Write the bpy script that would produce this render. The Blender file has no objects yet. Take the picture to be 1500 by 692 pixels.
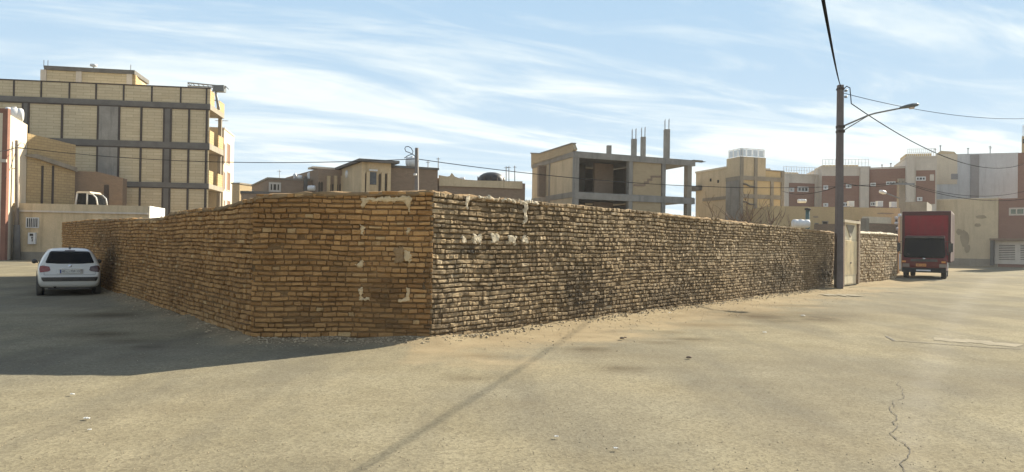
import bpy, math, random
from mathutils import Vector, Matrix, noise
from mathutils.bvhtree import BVHTree
random.seed(11)
R = math.radians
S = bpy.context.scene
COL = S.collection
W0, H0, F = 1500.0, 692.0, 1100.0

# ------------------------------------------------------------------ camera
cam_d = bpy.data.cameras.new('camera'); cam = bpy.data.objects.new('camera', cam_d); COL.objects.link(cam)
cam_d.sensor_width = 36.0; cam_d.lens = 36.0 * F / W0
cam_d.clip_start = 0.1; cam_d.clip_end = 3000
CAMP = Vector((0, 0, 1.65))
PITCH, ROLL = math.atan(11 / F), R(0.9)
cam_m = Matrix.Rotation(R(90) + PITCH, 3, 'X') @ Matrix.Rotation(ROLL, 3, 'Z')
cam.matrix_world = Matrix.Translation(CAMP) @ cam_m.to_4x4()
S.camera = cam

def ray(px, py):
    return cam_m @ Vector(((px - W0 / 2) / F, -(py - H0 / 2) / F, -1.0))
def P(px, py, Y):
    d = ray(px, py); return CAMP + d * (Y / d.y)
def G(px, py, z=0.0):
    d = ray(px, py); return CAMP + d * ((z - CAMP.z) / d.z)
def hor(px):
    return 357 + (px - 750) * math.tan(ROLL)
def XY(px, Y):
    p = P(px, hor(px), Y); return Vector((p.x, p.y))

SUN_AZ, SUN_EL = R(44.0), R(27.6)
SUND = Vector((math.sin(SUN_AZ) * math.cos(SUN_EL), math.cos(SUN_AZ) * math.cos(SUN_EL), math.sin(SUN_EL)))

# ------------------------------------------------------------------ objects
ORIG = {}
def tag(o, label=None, cat=None, group=None, kind=None):
    if label: o['label'] = label
    if cat: o['category'] = cat
    if group: o['group'] = group
    if kind: o['kind'] = kind
    return o
def thing(name, label, cat, loc=(0, 0, 0), rz=0.0, group=None, local=False):
    o = bpy.data.objects.new(name, None); COL.objects.link(o)
    o.empty_display_size = 0.3
    o.location = loc; o.rotation_euler = (0, 0, rz)
    ORIG[o.name] = Vector((0, 0, 0)) if local else Vector(loc)
    return tag(o, label, cat, group)

class MB:
    def __init__(s): s.v = []; s.f = []; s.c = None
    def add(s, vs, fs):
        b = len(s.v); s.v += [Vector(v) for v in vs]; s.f += [tuple(i + b for i in f) for f in fs]; return b
    def hexa(s, c):  # c: 4 bottom + 4 top, counter-clockwise seen from above
        s.add(c, [(3, 2, 1, 0), (4, 5, 6, 7), (0, 1, 5, 4), (1, 2, 6, 5), (2, 3, 7, 6), (3, 0, 4, 7)]); return s
    def box(s, x0, x1, y0, y1, z0, z1):
        return s.hexa([(x0, y0, z0), (x1, y0, z0), (x1, y1, z0), (x0, y1, z0), (x0, y0, z1), (x1, y0, z1), (x1, y1, z1), (x0, y1, z1)])
    def prism(s, poly, z0, z1):
        n = len(poly); a = sum(poly[i][0] * poly[(i + 1) % n][1] - poly[(i + 1) % n][0] * poly[i][1] for i in range(n))
        if a < 0: poly = poly[::-1]
        vs = [(p[0], p[1], z0) for p in poly] + [(p[0], p[1], z1) for p in poly]
        s.add(vs, [tuple(range(n - 1, -1, -1)), tuple(range(n, 2 * n))] + [(i, (i + 1) % n, n + (i + 1) % n, n + i) for i in range(n)]); return s
    def tube(s, pts, r, seg=8, cap=True):
        pts = [Vector(p) for p in pts]; n = len(pts)
        rs = r if isinstance(r, (list, tuple)) else [r] * n
        b = len(s.v); t0 = (pts[1] - pts[0]).normalized()
        up = Vector((0, 0, 1)) if abs(t0.z) < .9 else Vector((1, 0, 0))
        x = t0.cross(up).normalized()
        for i in range(n):
            t = (pts[min(i + 1, n - 1)] - pts[max(i - 1, 0)]).normalized()
            x = (x - t * x.dot(t)).normalized(); y = t.cross(x)
            for k in range(seg):
                a = 2 * math.pi * k / seg
                s.v.append(pts[i] + (x * math.cos(a) + y * math.sin(a)) * rs[i])
        for i in range(n - 1):
            for k in range(seg):
                k2 = (k + 1) % seg
                s.f.append((b + i * seg + k, b + i * seg + k2, b + (i + 1) * seg + k2, b + (i + 1) * seg + k))
        if cap:
            s.f.append(tuple(b + k for k in range(seg - 1, -1, -1))); s.f.append(tuple(b + (n - 1) * seg + k for k in range(seg)))
        return s
    def lathe(s, prof, c, axis=Vector((0, 0, 1)), seg=20):  # prof: (radius, height along axis)
        axis = Vector(axis).normalized(); up = Vector((0, 0, 1)) if abs(axis.z) < .9 else Vector((1, 0, 0))
        x = axis.cross(up).normalized(); y = axis.cross(x); b = len(s.v); c = Vector(c)
        for r, h in prof:
            for k in range(seg):
                a = 2 * math.pi * k / seg
                s.v.append(c + axis * h + (x * math.cos(a) + y * math.sin(a)) * max(r, 1e-4))
        for i in range(len(prof) - 1):
            for k in range(seg):
                k2 = (k + 1) % seg
                s.f.append((b + i * seg + k, b + i * seg + k2, b + (i + 1) * seg + k2, b + (i + 1) * seg + k))
        return s
    def build(s, name, mat, parent=None, smooth=False, label=None, recalc=True):
        if parent is None:
            xs = [v.x for v in s.v]; ys = [v.y for v in s.v]
            org = Vector(((min(xs) + max(xs)) / 2, (min(ys) + max(ys)) / 2, min(v.z for v in s.v)))
        else: org = ORIG[parent.name]
        me = bpy.data.meshes.new(name)
        me.from_pydata([tuple(v - org) for v in s.v], [], s.f); me.update()
        if recalc:
            import bmesh
            bm = bmesh.new(); bm.from_mesh(me); bmesh.ops.recalc_face_normals(bm, faces=bm.faces); bm.to_mesh(me); bm.free()
        uv = me.uv_layers.new(name='uv')
        for p in me.polygons:
            n = p.normal
            if abs(n.z) > .75: t, w = Vector((1, 0, 0)), Vector((0, 1, 0))
            else: t, w = Vector((-n.y, n.x, 0)).normalized(), Vector((0, 0, 1))
            for li in p.loop_indices:
                q = s.v[me.loops[li].vertex_index]; uv.data[li].uv = (q.dot(t), q.dot(w))
        if s.c is not None:
            at = me.color_attributes.new('tint', 'FLOAT_COLOR', 'POINT')
            flat = []
            for c in s.c: flat += [c[0], c[1], c[2], 1.0]
            at.data.foreach_set('color', flat)
        if smooth: me.polygons.foreach_set('use_smooth', [True] * len(me.polygons))
        me.materials.append(mat)
        o = bpy.data.objects.new(name, me); COL.objects.link(o)
        if parent is None: o.location = org
        else: o.parent = parent
        ORIG[o.name] = org
        if label: o['label'] = label
        return o

class Face:
    """a vertical plane: u runs left to right as seen from outside, d outwards"""
    def __init__(s, p0, p1):
        s.p0 = Vector((p0[0], p0[1])); s.p1 = Vector((p1[0], p1[1])); d = s.p1 - s.p0
        s.L = d.length; s.t = d / s.L; s.n = Vector((s.t.y, -s.t.x))
    def pt(s, u, z, d=0.0):
        q = s.p0 + s.t * u + s.n * d; return Vector((q.x, q.y, z))
    def uv(s, px, py):
        r = ray(px, py); n3 = Vector((s.n.x, s.n.y, 0))
        k = n3.dot(Vector((s.p0.x, s.p0.y, 0)) - CAMP) / n3.dot(r)
        q = CAMP + r * k; return (Vector((q.x, q.y)) - s.p0).dot(s.t), q.z
    def box(s, mb, u0, u1, z0, z1, d0, d1):
        if u1 < u0: u0, u1 = u1, u0
        if z1 < z0: z0, z1 = z1, z0
        if d1 < d0: d0, d1 = d1, d0
        mb.hexa([s.pt(u0, z0, d1), s.pt(u1, z0, d1), s.pt(u1, z0, d0), s.pt(u0, z0, d0),
                 s.pt(u0, z1, d1), s.pt(u1, z1, d1), s.pt(u1, z1, d0), s.pt(u0, z1, d0)]); return mb
    def pbox(s, mb, px0, py0, px1, py1, d0, d1):
        u0, z0 = s.uv(px0, py0); u1, z1 = s.uv(px1, py1); return s.box(mb, u0, u1, z0, z1, d0, d1)
    def poly(s, mb, pts, d0, d1):  # pts (u,z)
        n = len(pts); vs = [s.pt(u, z, d1) for u, z in pts] + [s.pt(u, z, d0) for u, z in pts]
        mb.add(vs, [tuple(range(n)), tuple(range(2 * n - 1, n - 1, -1))] + [(i, n + i, n + (i + 1) % n, (i + 1) % n) for i in range(n)]); return mb
    def ppoly(s, mb, pts, d0, d1): return s.poly(mb, [s.uv(*p) for p in pts], d0, d1)

# ------------------------------------------------------------------ materials
class NT:
    def __init__(s, name):
        s.m = bpy.data.materials.new(name); s.m.use_nodes = True; s.t = s.m.node_tree; s.t.nodes.clear()
        s.out = s.n('ShaderNodeOutputMaterial'); s.b = s.n('ShaderNodeBsdfPrincipled'); s.l(s.b.outputs[0], s.out.inputs[0])
        s.geo = s.n('ShaderNodeNewGeometry')
    def n(s, k, **kw):
        q = s.t.nodes.new(k)
        for a, b in kw.items(): setattr(q, a, b)
        return q
    def l(s, a, b): s.t.links.new(a, b)
    def noise(s, scale, det=4, rough=.6, vec=None, sc3=None):
        q = s.n('ShaderNodeTexNoise'); q.inputs['Scale'].default_value = scale; q.inputs['Detail'].default_value = det; q.inputs['Roughness'].default_value = rough
        v = vec or s.geo.outputs['Position']
        if sc3:
            mp = s.n('ShaderNodeMapping'); mp.inputs['Scale'].default_value = sc3; s.l(v, mp.inputs['Vector']); v = mp.outputs[0]
        s.l(v, q.inputs['Vector']); return q.outputs['Fac']
    def ramp(s, fac, a, b, lo=0.0, hi=1.0):
        q = s.n('ShaderNodeMapRange'); q.inputs['From Min'].default_value = a; q.inputs['From Max'].default_value = b
        q.inputs['To Min'].default_value = lo; q.inputs['To Max'].default_value = hi; s.l(fac, q.inputs['Value']); return q.outputs[0]
    def mix(s, fac, a, b, mode='MIX'):
        q = s.n('ShaderNodeMix', data_type='RGBA', blend_type=mode)
        for v, i in ((fac, 0), (a, 6), (b, 7)):
            if isinstance(v, (int, float)): q.inputs[i].default_value = v
            elif isinstance(v, tuple): q.inputs[i].default_value = (*v, 1)
            else: s.l(v, q.inputs[i])
        return q.outputs[2]
    def math(s, op, a, b=0.0):
        q = s.n('ShaderNodeMath', operation=op)
        for v, i in ((a, 0), (b, 1)):
            if isinstance(v, (int, float)): q.inputs[i].default_value = v
            else: s.l(v, q.inputs[i])
        return q.outputs[0]
    def bump(s, h, strength=.5, dist=.02):
        q = s.n('ShaderNodeBump'); q.inputs['Strength'].default_value = strength; q.inputs['Distance'].default_value = dist
        s.l(h, q.inputs['Height']); s.l(q.outputs[0], s.b.inputs['Normal'])
    def col(s, c): s.l(c, s.b.inputs['Base Color']) if not isinstance(c, tuple) else setattr(s.b.inputs['Base Color'], 'default_value', (*c, 1))
    def rough(s, r): s.b.inputs['Roughness'].default_value = r; return s
    def spec(s, v): s.b.inputs['Specular IOR Level'].default_value = v; return s

def scl(c, k): return tuple(min(1, x * k) for x in c)
def plain(name, c, rough=.85, var=.25, scale=1.2, fine=18, bump=.3, dirt=None, spec=.3, metal=0.0):
    t = NT(name); n1 = t.noise(scale, 5, .65); n2 = t.noise(fine, 4, .7)
    a = t.mix(t.ramp(n1, .3, .7), scl(c, 1 - var), scl(c, 1 + var * .6))
    a = t.mix(t.ramp(n2, .35, .75, 0, .45), a, scl(c, .6))
    if dirt:  # streaky run-off marks
        n3 = t.noise(1.0, 4, .6, sc3=(3.0, 3.0, .35)); a = t.mix(t.ramp(n3, .5, .75, 0, .6), a, dirt)
    t.col(a); t.rough(rough); t.spec(spec); t.b.inputs['Metallic'].default_value = metal
    if bump: t.bump(n2, bump, .02)
    return t.m
def brickwork(name, c1, c2, mortar, bw=.24, rh=.075, ms=.012, var=.3, sq=1.0, bump=.5, blot=.35):
    t = NT(name); uv = t.n('ShaderNodeUVMap'); uv.uv_map = 'uv'
    wob = t.noise(.9, 2, .5); cb = t.n('ShaderNodeCombineXYZ'); t.l(t.ramp(wob, 0, 1, -.04, .04), cb.inputs[1])
    ad = t.n('ShaderNodeVectorMath', operation='ADD'); t.l(uv.outputs[0], ad.inputs[0]); t.l(cb.outputs[0], ad.inputs[1])
    b = t.n('ShaderNodeTexBrick'); t.l(ad.outputs[0], b.inputs['Vector']); b.inputs['Scale'].default_value = 1
    b.inputs['Color1'].default_value = (*c1, 1); b.inputs['Color2'].default_value = (*c2, 1); b.inputs['Mortar'].default_value = (*mortar, 1)
    b.inputs['Mortar Size'].default_value = ms; b.inputs['Mortar Smooth'].default_value = .3; b.inputs['Brick Width'].default_value = bw; b.inputs['Row Height'].default_value = rh
    n1 = t.noise(.7, 5, .6); n2 = t.noise(14, 4, .7)
    a = t.mix(t.ramp(n1, .3, .72, 0, blot), b.outputs['Color'], scl(c1, .55), 'MIX'); a = t.mix(t.ramp(n2, .4, .8, 0, .4), a, scl(c2, .6))
    t.col(a); t.rough(.92); t.spec(.2)
    t.bump(t.math('SUBTRACT', t.math('MULTIPLY', n2, .3), b.outputs['Fac']), bump, .015); return t.m
def gloss(name, c, rough=.3, coat=0.0, metal=0.0, spec=.5, dust=(.45, .38, .28), dz=0.0):
    t = NT(name); n1 = t.noise(3, 4, .6); n2 = t.noise(40, 3, .7)
    t.col(t.mix(t.ramp(t.math('ADD', n1, t.math('MULTIPLY', n2, .3)), .5, .95, dz * .5, .12 + dz), c, dust)); t.b.inputs['Metallic'].default_value = metal
    t.l(t.ramp(n1, .3, .7, rough, rough + .15), t.b.inputs['Roughness']); t.spec(spec); t.b.inputs['Coat Weight'].default_value = coat; t.b.inputs['Coat Roughness'].default_value = .08
    return t.m

def adobe(name, dark, light, palec, sootc):
    t = NT(name); a = t.n('ShaderNodeAttribute', attribute_name='tint'); sp = t.n('ShaderNodeSeparateColor'); t.l(a.outputs['Color'], sp.inputs[0])
    big = t.noise(.45, 4, .6); mid = t.noise(9, 5, .7); fin = t.noise(60, 4, .75)
    v = t.math('ADD', t.math('MULTIPLY', sp.outputs[0], .55), t.math('MULTIPLY', t.ramp(mid, .3, .7), .45))
    c = t.mix(v, dark, light)
    c = t.mix(t.ramp(big, .4, .72, 0, .5), c, scl(dark, .8))
    c = t.mix(t.ramp(fin, .5, .75, 0, .5), c, scl(dark, .55))
    so = t.math('MULTIPLY', sp.outputs[1], t.ramp(mid, .2, .65, .35, 1.1)); c = t.mix(so, c, sootc)
    pa = t.math('MULTIPLY', sp.outputs[2], t.ramp(mid, .3, .6, .2, 1.0)); c = t.mix(pa, c, palec)
    t.col(c); t.rough(.95); t.spec(.12)
    t.bump(t.math('ADD', t.math('MULTIPLY', mid, 1.0), t.math('MULTIPLY', fin, .45)), .9, .016); return t.m

M = {}
M['adobe_warm'] = adobe('adobe_warm', (.235, .117, .042), (.66, .385, .155), (.6, .44, .23), (.075, .05, .03))
M['adobe_pale'] = adobe('adobe_pale', (.14, .094, .05), (.57, .425, .25), (.62, .50, .34), (.03, .027, .024))
M['mortar_warm'] = plain('mortar_warm', (.24, .145, .066), .97, .4, 3, 30, .9, spec=.1)
M['mortar_pale'] = plain('mortar_pale', (.15, .105, .06), .97, .4, 3, 30, .9, spec=.1)
M['coping'] = plain('coping', (.33, .22, .115), .97, .45, 2.5, 22, 1.0, spec=.1)
M['plaster'] = plain('plaster', (.70, .53, .31), .95, .2, 5, 30, .8, spec=.1)
M['plaster_white'] = plain('plaster_white', (.63, .54, .395), .95, .2, 5, 30, .8, spec=.1)
M['soot'] = plain('soot', (.03, .027, .025), .95, .3, 5, 30, .8, spec=.1)
M['course'] = brickwork('course', (.63, .53, .35), (.54, .445, .285), (.34, .265, .165), 1.1, .235, .014, blot=.25)
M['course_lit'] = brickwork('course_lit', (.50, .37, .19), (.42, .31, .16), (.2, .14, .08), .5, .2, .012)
M['brick_yellow'] = brickwork('brick_yellow', (.58, .44, .255), (.48, .36, .205), (.30, .25, .18), .22, .07, .012)
M['brick_brown'] = brickwork('brick_brown', (.34, .235, .16), (.27, .19, .13), (.2, .16, .11), .22, .07, .012)
M['brick_red'] = brickwork('brick_red', (.30, .155, .11), (.26, .13, .09), (.28, .2, .15), .22, .07, .010)
M['brick_dull'] = brickwork('brick_dull', (.38, .27, .185), (.31, .22, .15), (.25, .2, .15), .22, .07, .012)
M['concrete'] = plain('concrete', (.29, .27, .235), .9, .25, 1.0, 12, .4, dirt=(.12, .11, .10))
M['concrete_dark'] = plain('concrete_dark', (.15, .14, .125), .9, .3, 1.0, 12, .4)
M['concrete_warm'] = plain('concrete_warm', (.30, .26, .20), .9, .25, 1.0, 12, .4, dirt=(.16, .13, .10))
M['steel_dark'] = plain('steel_dark', (.055, .04, .032), .7, .3, 3, 20, .2)
M['steel_grey'] = plain('steel_grey', (.25, .25, .25), .5, .2, 3, 20, .1, metal=.5)
M['render_beige'] = plain('render_beige', (.58, .465, .30), .92, .14, .7, 10, .3, dirt=(.36, .28, .18))
M['render_pale'] = plain('render_pale', (.64, .55, .41), .92, .12, .7, 10, .3, dirt=(.5, .41, .29))
M['render_tan'] = plain('render_tan', (.60, .465, .285), .92, .16, .7, 10, .4, dirt=(.30, .22, .13))
M['render_yellow'] = plain('render_yellow', (.55, .41, .22), .92, .12, .7, 10, .3, dirt=(.42, .31, .18))
M['render_grey'] = plain('render_grey', (.53, .54, .535), .92, .12, .5, 8, .3, dirt=(.34, .335, .33))
M['render_grey_dark'] = plain('render_grey_dark', (.28, .27, .265), .92, .15, .5, 8, .3)
M['stone_white'] = plain('stone_white', (.60, .53, .44), .85, .12, 1.0, 8, .2, dirt=(.45, .39, .31))
M['red_paint'] = plain('red_paint', (.24, .11, .075), .85, .2, 1, 10, .2)
M['white_metal'] = plain('white_metal', (.72, .72, .70), .5, .12, 2, 14, .1, dirt=(.5, .44, .36))
M['sunlit_white'] = plain('sunlit_white', (.78, .75, .68), .8, .12, 3, 14, .2, dirt=(.45, .4, .33))  # near-white: sun on the low house's end flank put into the colour
M['galv'] = plain('galv', (.5, .5, .5), .4, .2, 4, 14, .1, metal=.7)
M['dark'] = plain('dark', (.035, .032, .03), .9, .3, 2, 12, .2)
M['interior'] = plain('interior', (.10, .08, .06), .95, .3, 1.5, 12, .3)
M['wood'] = plain('wood', (.20, .10, .055), .75, .3, 4, 25, .3)
M['glass_dark'] = gloss('glass_dark', (.02, .024, .028), .06, spec=.6)
M['glass_green'] = gloss('glass_green', (.05, .10, .085), .1, spec=.6)
M['pole'] = plain('pole', (.145, .125, .12), .8, .2, 1.5, 14, .3, dirt=(.08, .07, .065))
M['pole_dark'] = plain('pole_dark', (.20, .17, .145), .85, .25, 1.5, 14, .3)
M['cable'] = plain('cable', (.028, .028, .03), 1.0, .2, 8, 30, 0, spec=.0)
M['lamp_body'] = plain('lamp_body', (.14, .15, .15), .45, .15, 6, 20, .1, metal=.3)
M['gate_paint'] = plain('gate_paint', (.82, .70, .47), .55, .18, 2.5, 20, .1, dirt=(.34, .24, .15))
M['rubber'] = plain('rubber', (.022, .022, .022), .85, .2, 10, 60, .3)
M['car_paint'] = gloss('car_paint', (.57, .55, .49), .25, coat=.7, dz=.05)
M['car_trim'] = gloss('car_trim', (.035, .034, .033), .5, spec=.3, dz=.06)
M['car_glass'] = gloss('car_glass', (.006, .007, .008), .12, spec=.07, dz=-.12)
M['tail_red'] = gloss('tail_red', (.20, .012, .01), .15, coat=.5)
M['tail_dark'] = gloss('tail_dark', (.045, .008, .008), .15, coat=.5)
M['plate'] = gloss('plate', (.66, .65, .60), .4)
M['plate_ink'] = gloss('plate_ink', (.03, .03, .035), .5, spec=.2)
M['plate_blue'] = gloss('plate_blue', (.03, .06, .25), .4)
M['chrome'] = gloss('chrome', (.6, .6, .6), .18, metal=.9)
M['truck_red'] = gloss('truck_red', (.11, .008, .006), .35, coat=.2, spec=.3, dz=-.06)
M['box_red'] = plain('box_red', (.25, .013, .02), .55, .15, 1.2, 12, .1, dirt=(.12, .035, .033))
M['box_frame'] = plain('box_frame', (.075, .018, .017), .5, .2, 2, 12, .1)
M['box_side'] = plain('box_side', (.62, .50, .44), .6, .15, 2, 12, .1)
M['plate_orange'] = gloss('plate_orange', (.62, .24, .05), .45)
M['lamp_glass'] = gloss('lamp_glass', (.55, .45, .38), .12, coat=.6)
M['truck_lamp'] = gloss('truck_lamp', (.2, .15, .12), .15, coat=.4)
M['paper'] = plain('paper', (.78, .76, .72), .8, .1, 20, 60, .2)
M['bark'] = plain('bark', (.20, .145, .10), .95, .3, 6, 40, .5)
M['twig'] = plain('twig', (.24, .17, .115), .95, .3, 6, 40, .3)
M['dark_cover'] = plain('dark_cover', (.04, .037, .037), .45, .2, 4, 20, .2)
M['patch'] = plain('patch', (.31, .272, .20), 1.0, .25, 1.5, 30, .5, spec=.02)
M['crack'] = plain('crack', (.095, .08, .06), .98, .3, 8, 40, .2)
M['stone'] = plain('stone', (.42, .335, .215), .95, .45, 9, 60, .4)

# ------------------------------------------------------------------ the brick wall on the corner
pA, pB = XY(370, 12.18), XY(634, 12.35)
pC = XY(1222, 31.0)
pE = XY(90, 31.7)
FL, FC, FR = Face(pE, pA), Face(pA, pB), Face(pB, pC)
def prof(face, pix):
    pts = sorted(face.uv(*p) for p in pix)
    def h(u):
        if u <= pts[0][0]: return pts[0][1]
        for (a, za), (b, zb) in zip(pts, pts[1:]):
            if u <= b: return za + (zb - za) * (u - a) / max(b - a, 1e-6)
        return pts[-1][1]
    return h
hL = prof(FL, [(91, 326), (154, 321), (214, 321), (238, 319), (249, 312), (262, 310), (320, 303.5), (368, 290)])
hC = prof(FC, [(371, 289), (395, 284), (473, 282), (560, 281.5), (634, 280)])
hR = prof(FR, [(636, 280), (690, 287), (780, 296), (880, 305), (985, 315), (1060, 322.5), (1130, 331), (1221, 340)])

def nz(x, y, z=0.0): return noise.noise(Vector((x, y, z)))
def blob(face, spots):
    pts = []
    for px, py, rx, rz, w in spots:
        u, z = face.uv(px, py); pts.append((u, z, rx, rz, w))
    def f(u, z):
        s = 0.0
        for a, b, rx, rz, w in pts:
            s = max(s, w * math.exp(-((u - a) / rx) ** 2 - ((z - b) / rz) ** 2))
        return s
    return f
sootC = blob(FC, [(565, 440, .5, .5, .8), (580, 480, .5, .22, .75), (500, 400, .3, .25, .5), (445, 470, .4, .2, .45), (600, 410, .25, .25, .6), (627, 420, .12, .5, .95), (630, 480, .16, .35, .85), (632, 345, .08, .5, .5), (585, 480, .5, .2, .45)])
paleC = blob(FC, [(590, 375, .3, .2, .45), (575, 300, .5, .08, .4), (530, 410, .2, .12, .3)])
sootR = blob(FR, [(643, 335, .13, .07, 1.6), (690, 370, .2, .075, 1.7), (700, 376, .1, .06, 1.3), (672, 398, .2, .16, .7), (845, 430, .6, .6, 1.0), (880, 446, .8, .45, .75), (960, 440, 1.2, .35, .6), (650, 470, .35, .5, .6),
                  (1000, 430, 1.5, .4, .5), (1150, 410, 2.5, .6, .75), (1208, 405, 1.4, .6, 1.2), (950, 452, 2, .22, .6), (750, 480, 1.2, .15, .5), (760, 305, 1.0, .12, .5)])
paleR = blob(FR, [(715, 290, .5, .09, .8), (770, 296, .3, .1, .7), (650, 300, .3, .3, .35), (665, 410, .5, .6, .35), (740, 440, .8, .4, .25), (1100, 372, 4, .3, .45), (900, 340, 2, .3, .25), (700, 470, .9, .2, .3)])
sootL = blob(FL, [(165, 380, 1.2, .8, .9), (150, 350, 2.0, .5, .6), (250, 400, 1.5, 1.0, .25), (130, 330, 6, .2, .3)])
paleL = blob(FL, [(300, 470, 1.5, .15, .35), (340, 490, .7, .15, .4), (190, 430, 1.5, .3, .25), (335, 312, .6, .15, .35)])

def brick_mesh(face, hfun, sizes, ch, soot, pale, seed, bulge=.05, loz=-.03, keep=None, rag=.02):
    rng = random.Random(seed); mb = MB(); mb.c = []
    us = (0, .05, .33, .66, .95, 1); ss = (0, .12, .5, .88, 1)
    k = 0; z = loz; zmax = max(hfun(face.L * i / 40) for i in range(41)) + .05
    while z < zmax:
        hh = ch * rng.uniform(.86, 1.18)
        u = -rng.uniform(0, .12)
        head = rng.random() < .35
        while u < face.L:
            wl, wh = sizes(rng, u, z, head); w = rng.uniform(wl, wh)
            ua, ub = max(u, -.005), min(u + w, face.L + .005); u += w
            if ub - ua < .05: continue
            uc = (ua + ub) / 2
            wz = lambda q: .035 * nz(q * .35, z * .6, seed) + .02 * nz(q * 1.7, z * 2.5, seed + 3)
            top = hfun(uc) + rag * nz(uc * 1.6, seed * 2.1)
            if z + hh * .55 > top: continue
            gz = rng.uniform(.007, .017); gu = rng.uniform(.005, .018)
            za0, zb0 = z + wz(ua) + gz, z + wz(ub) + gz; za1, zb1 = min(z + wz(ua) + hh, top + .03) - gz * .4, min(z + wz(ub) + hh, top + .03) - gz * .4
            za1 += rng.uniform(-.014, .004); zb1 += rng.uniform(-.014, .004); za0 += rng.uniform(-.003, .008); zb0 += rng.uniform(-.003, .008)
            ua += gu * .5; ub -= gu * .5
            r0 = rng.random(); pr = rng.uniform(-.012, .018) + bulge * nz(uc * .28, z * .5, seed + 7)
            tl = rng.uniform(-.012, .012); wear = rng.random() ** 3
            if rng.random() < .05: pr -= rng.uniform(.01, .035)
            so = min(1.0, soot(uc, z) * rng.uniform(.6, 1.15)); pa = min(1.0, pale(uc, z) * rng.uniform(.3, 1.3) + (.55 if rng.random() < .035 else 0))
            b = len(mb.v); er = .007 + .016 * wear
            for j, s_ in enumerate(ss):
                for i, t_ in enumerate(us):
                    uu = ua + (ub - ua) * t_; lo = za0 + (zb0 - za0) * t_; hi = za1 + (zb1 - za1) * t_; zz = lo + (hi - lo) * s_
                    e = (i in (0, 5)) + (j in (0, 4))
                    d = pr + tl * (t_ - .5) - (er * .7 if i in (0, 5) else 0) - (er * .6 + .009 if j in (0, 4) else 0) + .012 * nz(uu * 8, zz * 9, seed) + .010 * nz(uu * 19, zz * 25, seed + 1)
                    if e == 2: kc = .008 + .016 * wear; uu += (kc if i == 0 else -kc); zz += (kc * .8 if j == 0 else -kc * .8)
                    uu += .005 * nz(zz * 20, uu * 20, 1); zz += .005 * nz(uu * 20, zz * 20, 2)
                    mb.v.append(face.pt(uu, zz, d)); mb.c.append((r0, so, pa))
            for j in range(4):
                for i in range(5):
                    q = b + j * 6 + i; mb.f.append((q, q + 1, q + 7, q + 6))
            ring = [0, 1, 2, 3, 4, 5, 11, 17, 23, 29, 28, 27, 26, 25, 24, 18, 12, 6]; b2 = len(mb.v)
            for q in ring:
                v = mb.v[b + q]; mb.v.append(v - Vector((face.n.x, face.n.y, 0)) * .09); mb.c.append((r0, so, pa))
            for i in range(len(ring)):
                i2 = (i + 1) % len(ring); mb.f.append((b + ring[i2], b + ring[i], b2 + i, b2 + i2))
        z += hh; k += 1
    return mb
def core_mesh(face, hfun, thick, d0, seed=0, bulge=.05, ext0=0.0, ext1=0.0, low=.03, step=.09):
    """mud core: rough front skin and plain back"""
    mb = MB(); n = max(2, int((face.L + ext0 + ext1) / step)); m = 34
    rows = []
    for i in range(n + 1):
        u = -ext0 + (face.L + ext0 + ext1) * i / n; h = hfun(u) - low
        fr = [face.pt(u, -.1 + (h + .1) * j / m, d0 + bulge * nz(u * .28, (-.1 + (h + .1) * j / m) * .5, seed + 7) + .026 * nz(u * 1.3, j * .16, seed + 5) + .014 * nz(u * 7, j * .9, 8)) for j in range(m + 1)]
        rows.append(fr + [face.pt(u, h, d0 - thick), face.pt(u, -.1, d0 - thick)])
    w = m + 3; b = len(mb.v)
    for r in rows: mb.v += r
    for i in range(n):
        for j in range(w):
            j2 = (j + 1) % w
            mb.f.append((b + i * w + j, b + (i + 1) * w + j, b + (i + 1) * w + j2, b + i * w + j2))
    mb.f.append(tuple(range(b, b + w))); mb.f.append(tuple(range(b + n * w + w - 1, b + n * w - 1, -1)))
    return mb
def coping_mesh(face, hfun, thick, seed, over=.0, ht=.03, ext0=0, ext1=0):
    mb = MB(); n = int((face.L + ext0 + ext1) / .09); sec = 9
    for i in range(n + 1):
        u = -ext0 + (face.L + ext0 + ext1) * i / n; h = hfun(u) - .02
        for k in range(sec):
            a = math.pi * k / (sec - 1); c = math.cos(a)
            d = -thick / 2 + c * (thick / 2 + over) + .022 * nz(u * 4, k * 1.3, seed); z = h + ht * (math.sin(a) ** .5) * (1 + .8 * nz(u * 2.2, k * .5, seed + 4)) - (.045 if k in (0, sec - 1) else 0) + .035 * nz(u * 4.5, k * .6, seed + 9) + .015 * nz(u * 13, k, seed + 2)
            mb.v.append(face.pt(u, z, d))
    for i in range(n):
        for k in range(sec - 1):
            q = i * sec + k; mb.f.append((q, q + sec, q + sec + 1, q + 1))
        mb.f.append((i * sec, i * sec + sec - 1, (i + 1) * sec + sec - 1, (i + 1) * sec))
    mb.f.append(tuple(range(sec))); mb.f.append(tuple(range(n * sec + sec - 1, n * sec - 1, -1)))
    return mb
wall = thing('mud_brick_wall', 'long weathered mud brick wall bending round the street corner, with patchy plaster marks', 'wall', (pB.x, pB.y, 0))
def szL(r, u, z, hd): return (.10, .16) if r.random() < (.7 if hd else .3) else (.18, .29)
def szC(r, u, z, hd): return (.10, .16) if r.random() < (.85 if hd else .45) else (.18, .28)
def szR(r, u, z, hd): return (.08, .14) if r.random() < (.92 if hd else .6) else (.16, .27)
brick_mesh(FL, hL, szL, .083, sootL, paleL, 3, .07).build('brick_facing', M['adobe_warm'], wall, False, recalc=False)
brick_mesh(FC, hC, szC, .082, sootC, paleC, 5, .05).build('brick_facing', M['adobe_warm'], wall, False, recalc=False)
brick_mesh(FR, hR, szR, .083, sootR, paleR, 8, .07).build('brick_facing', M['adobe_pale'], wall, False, recalc=False, label='greyer brick facing of the long side with soot stains')
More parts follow.
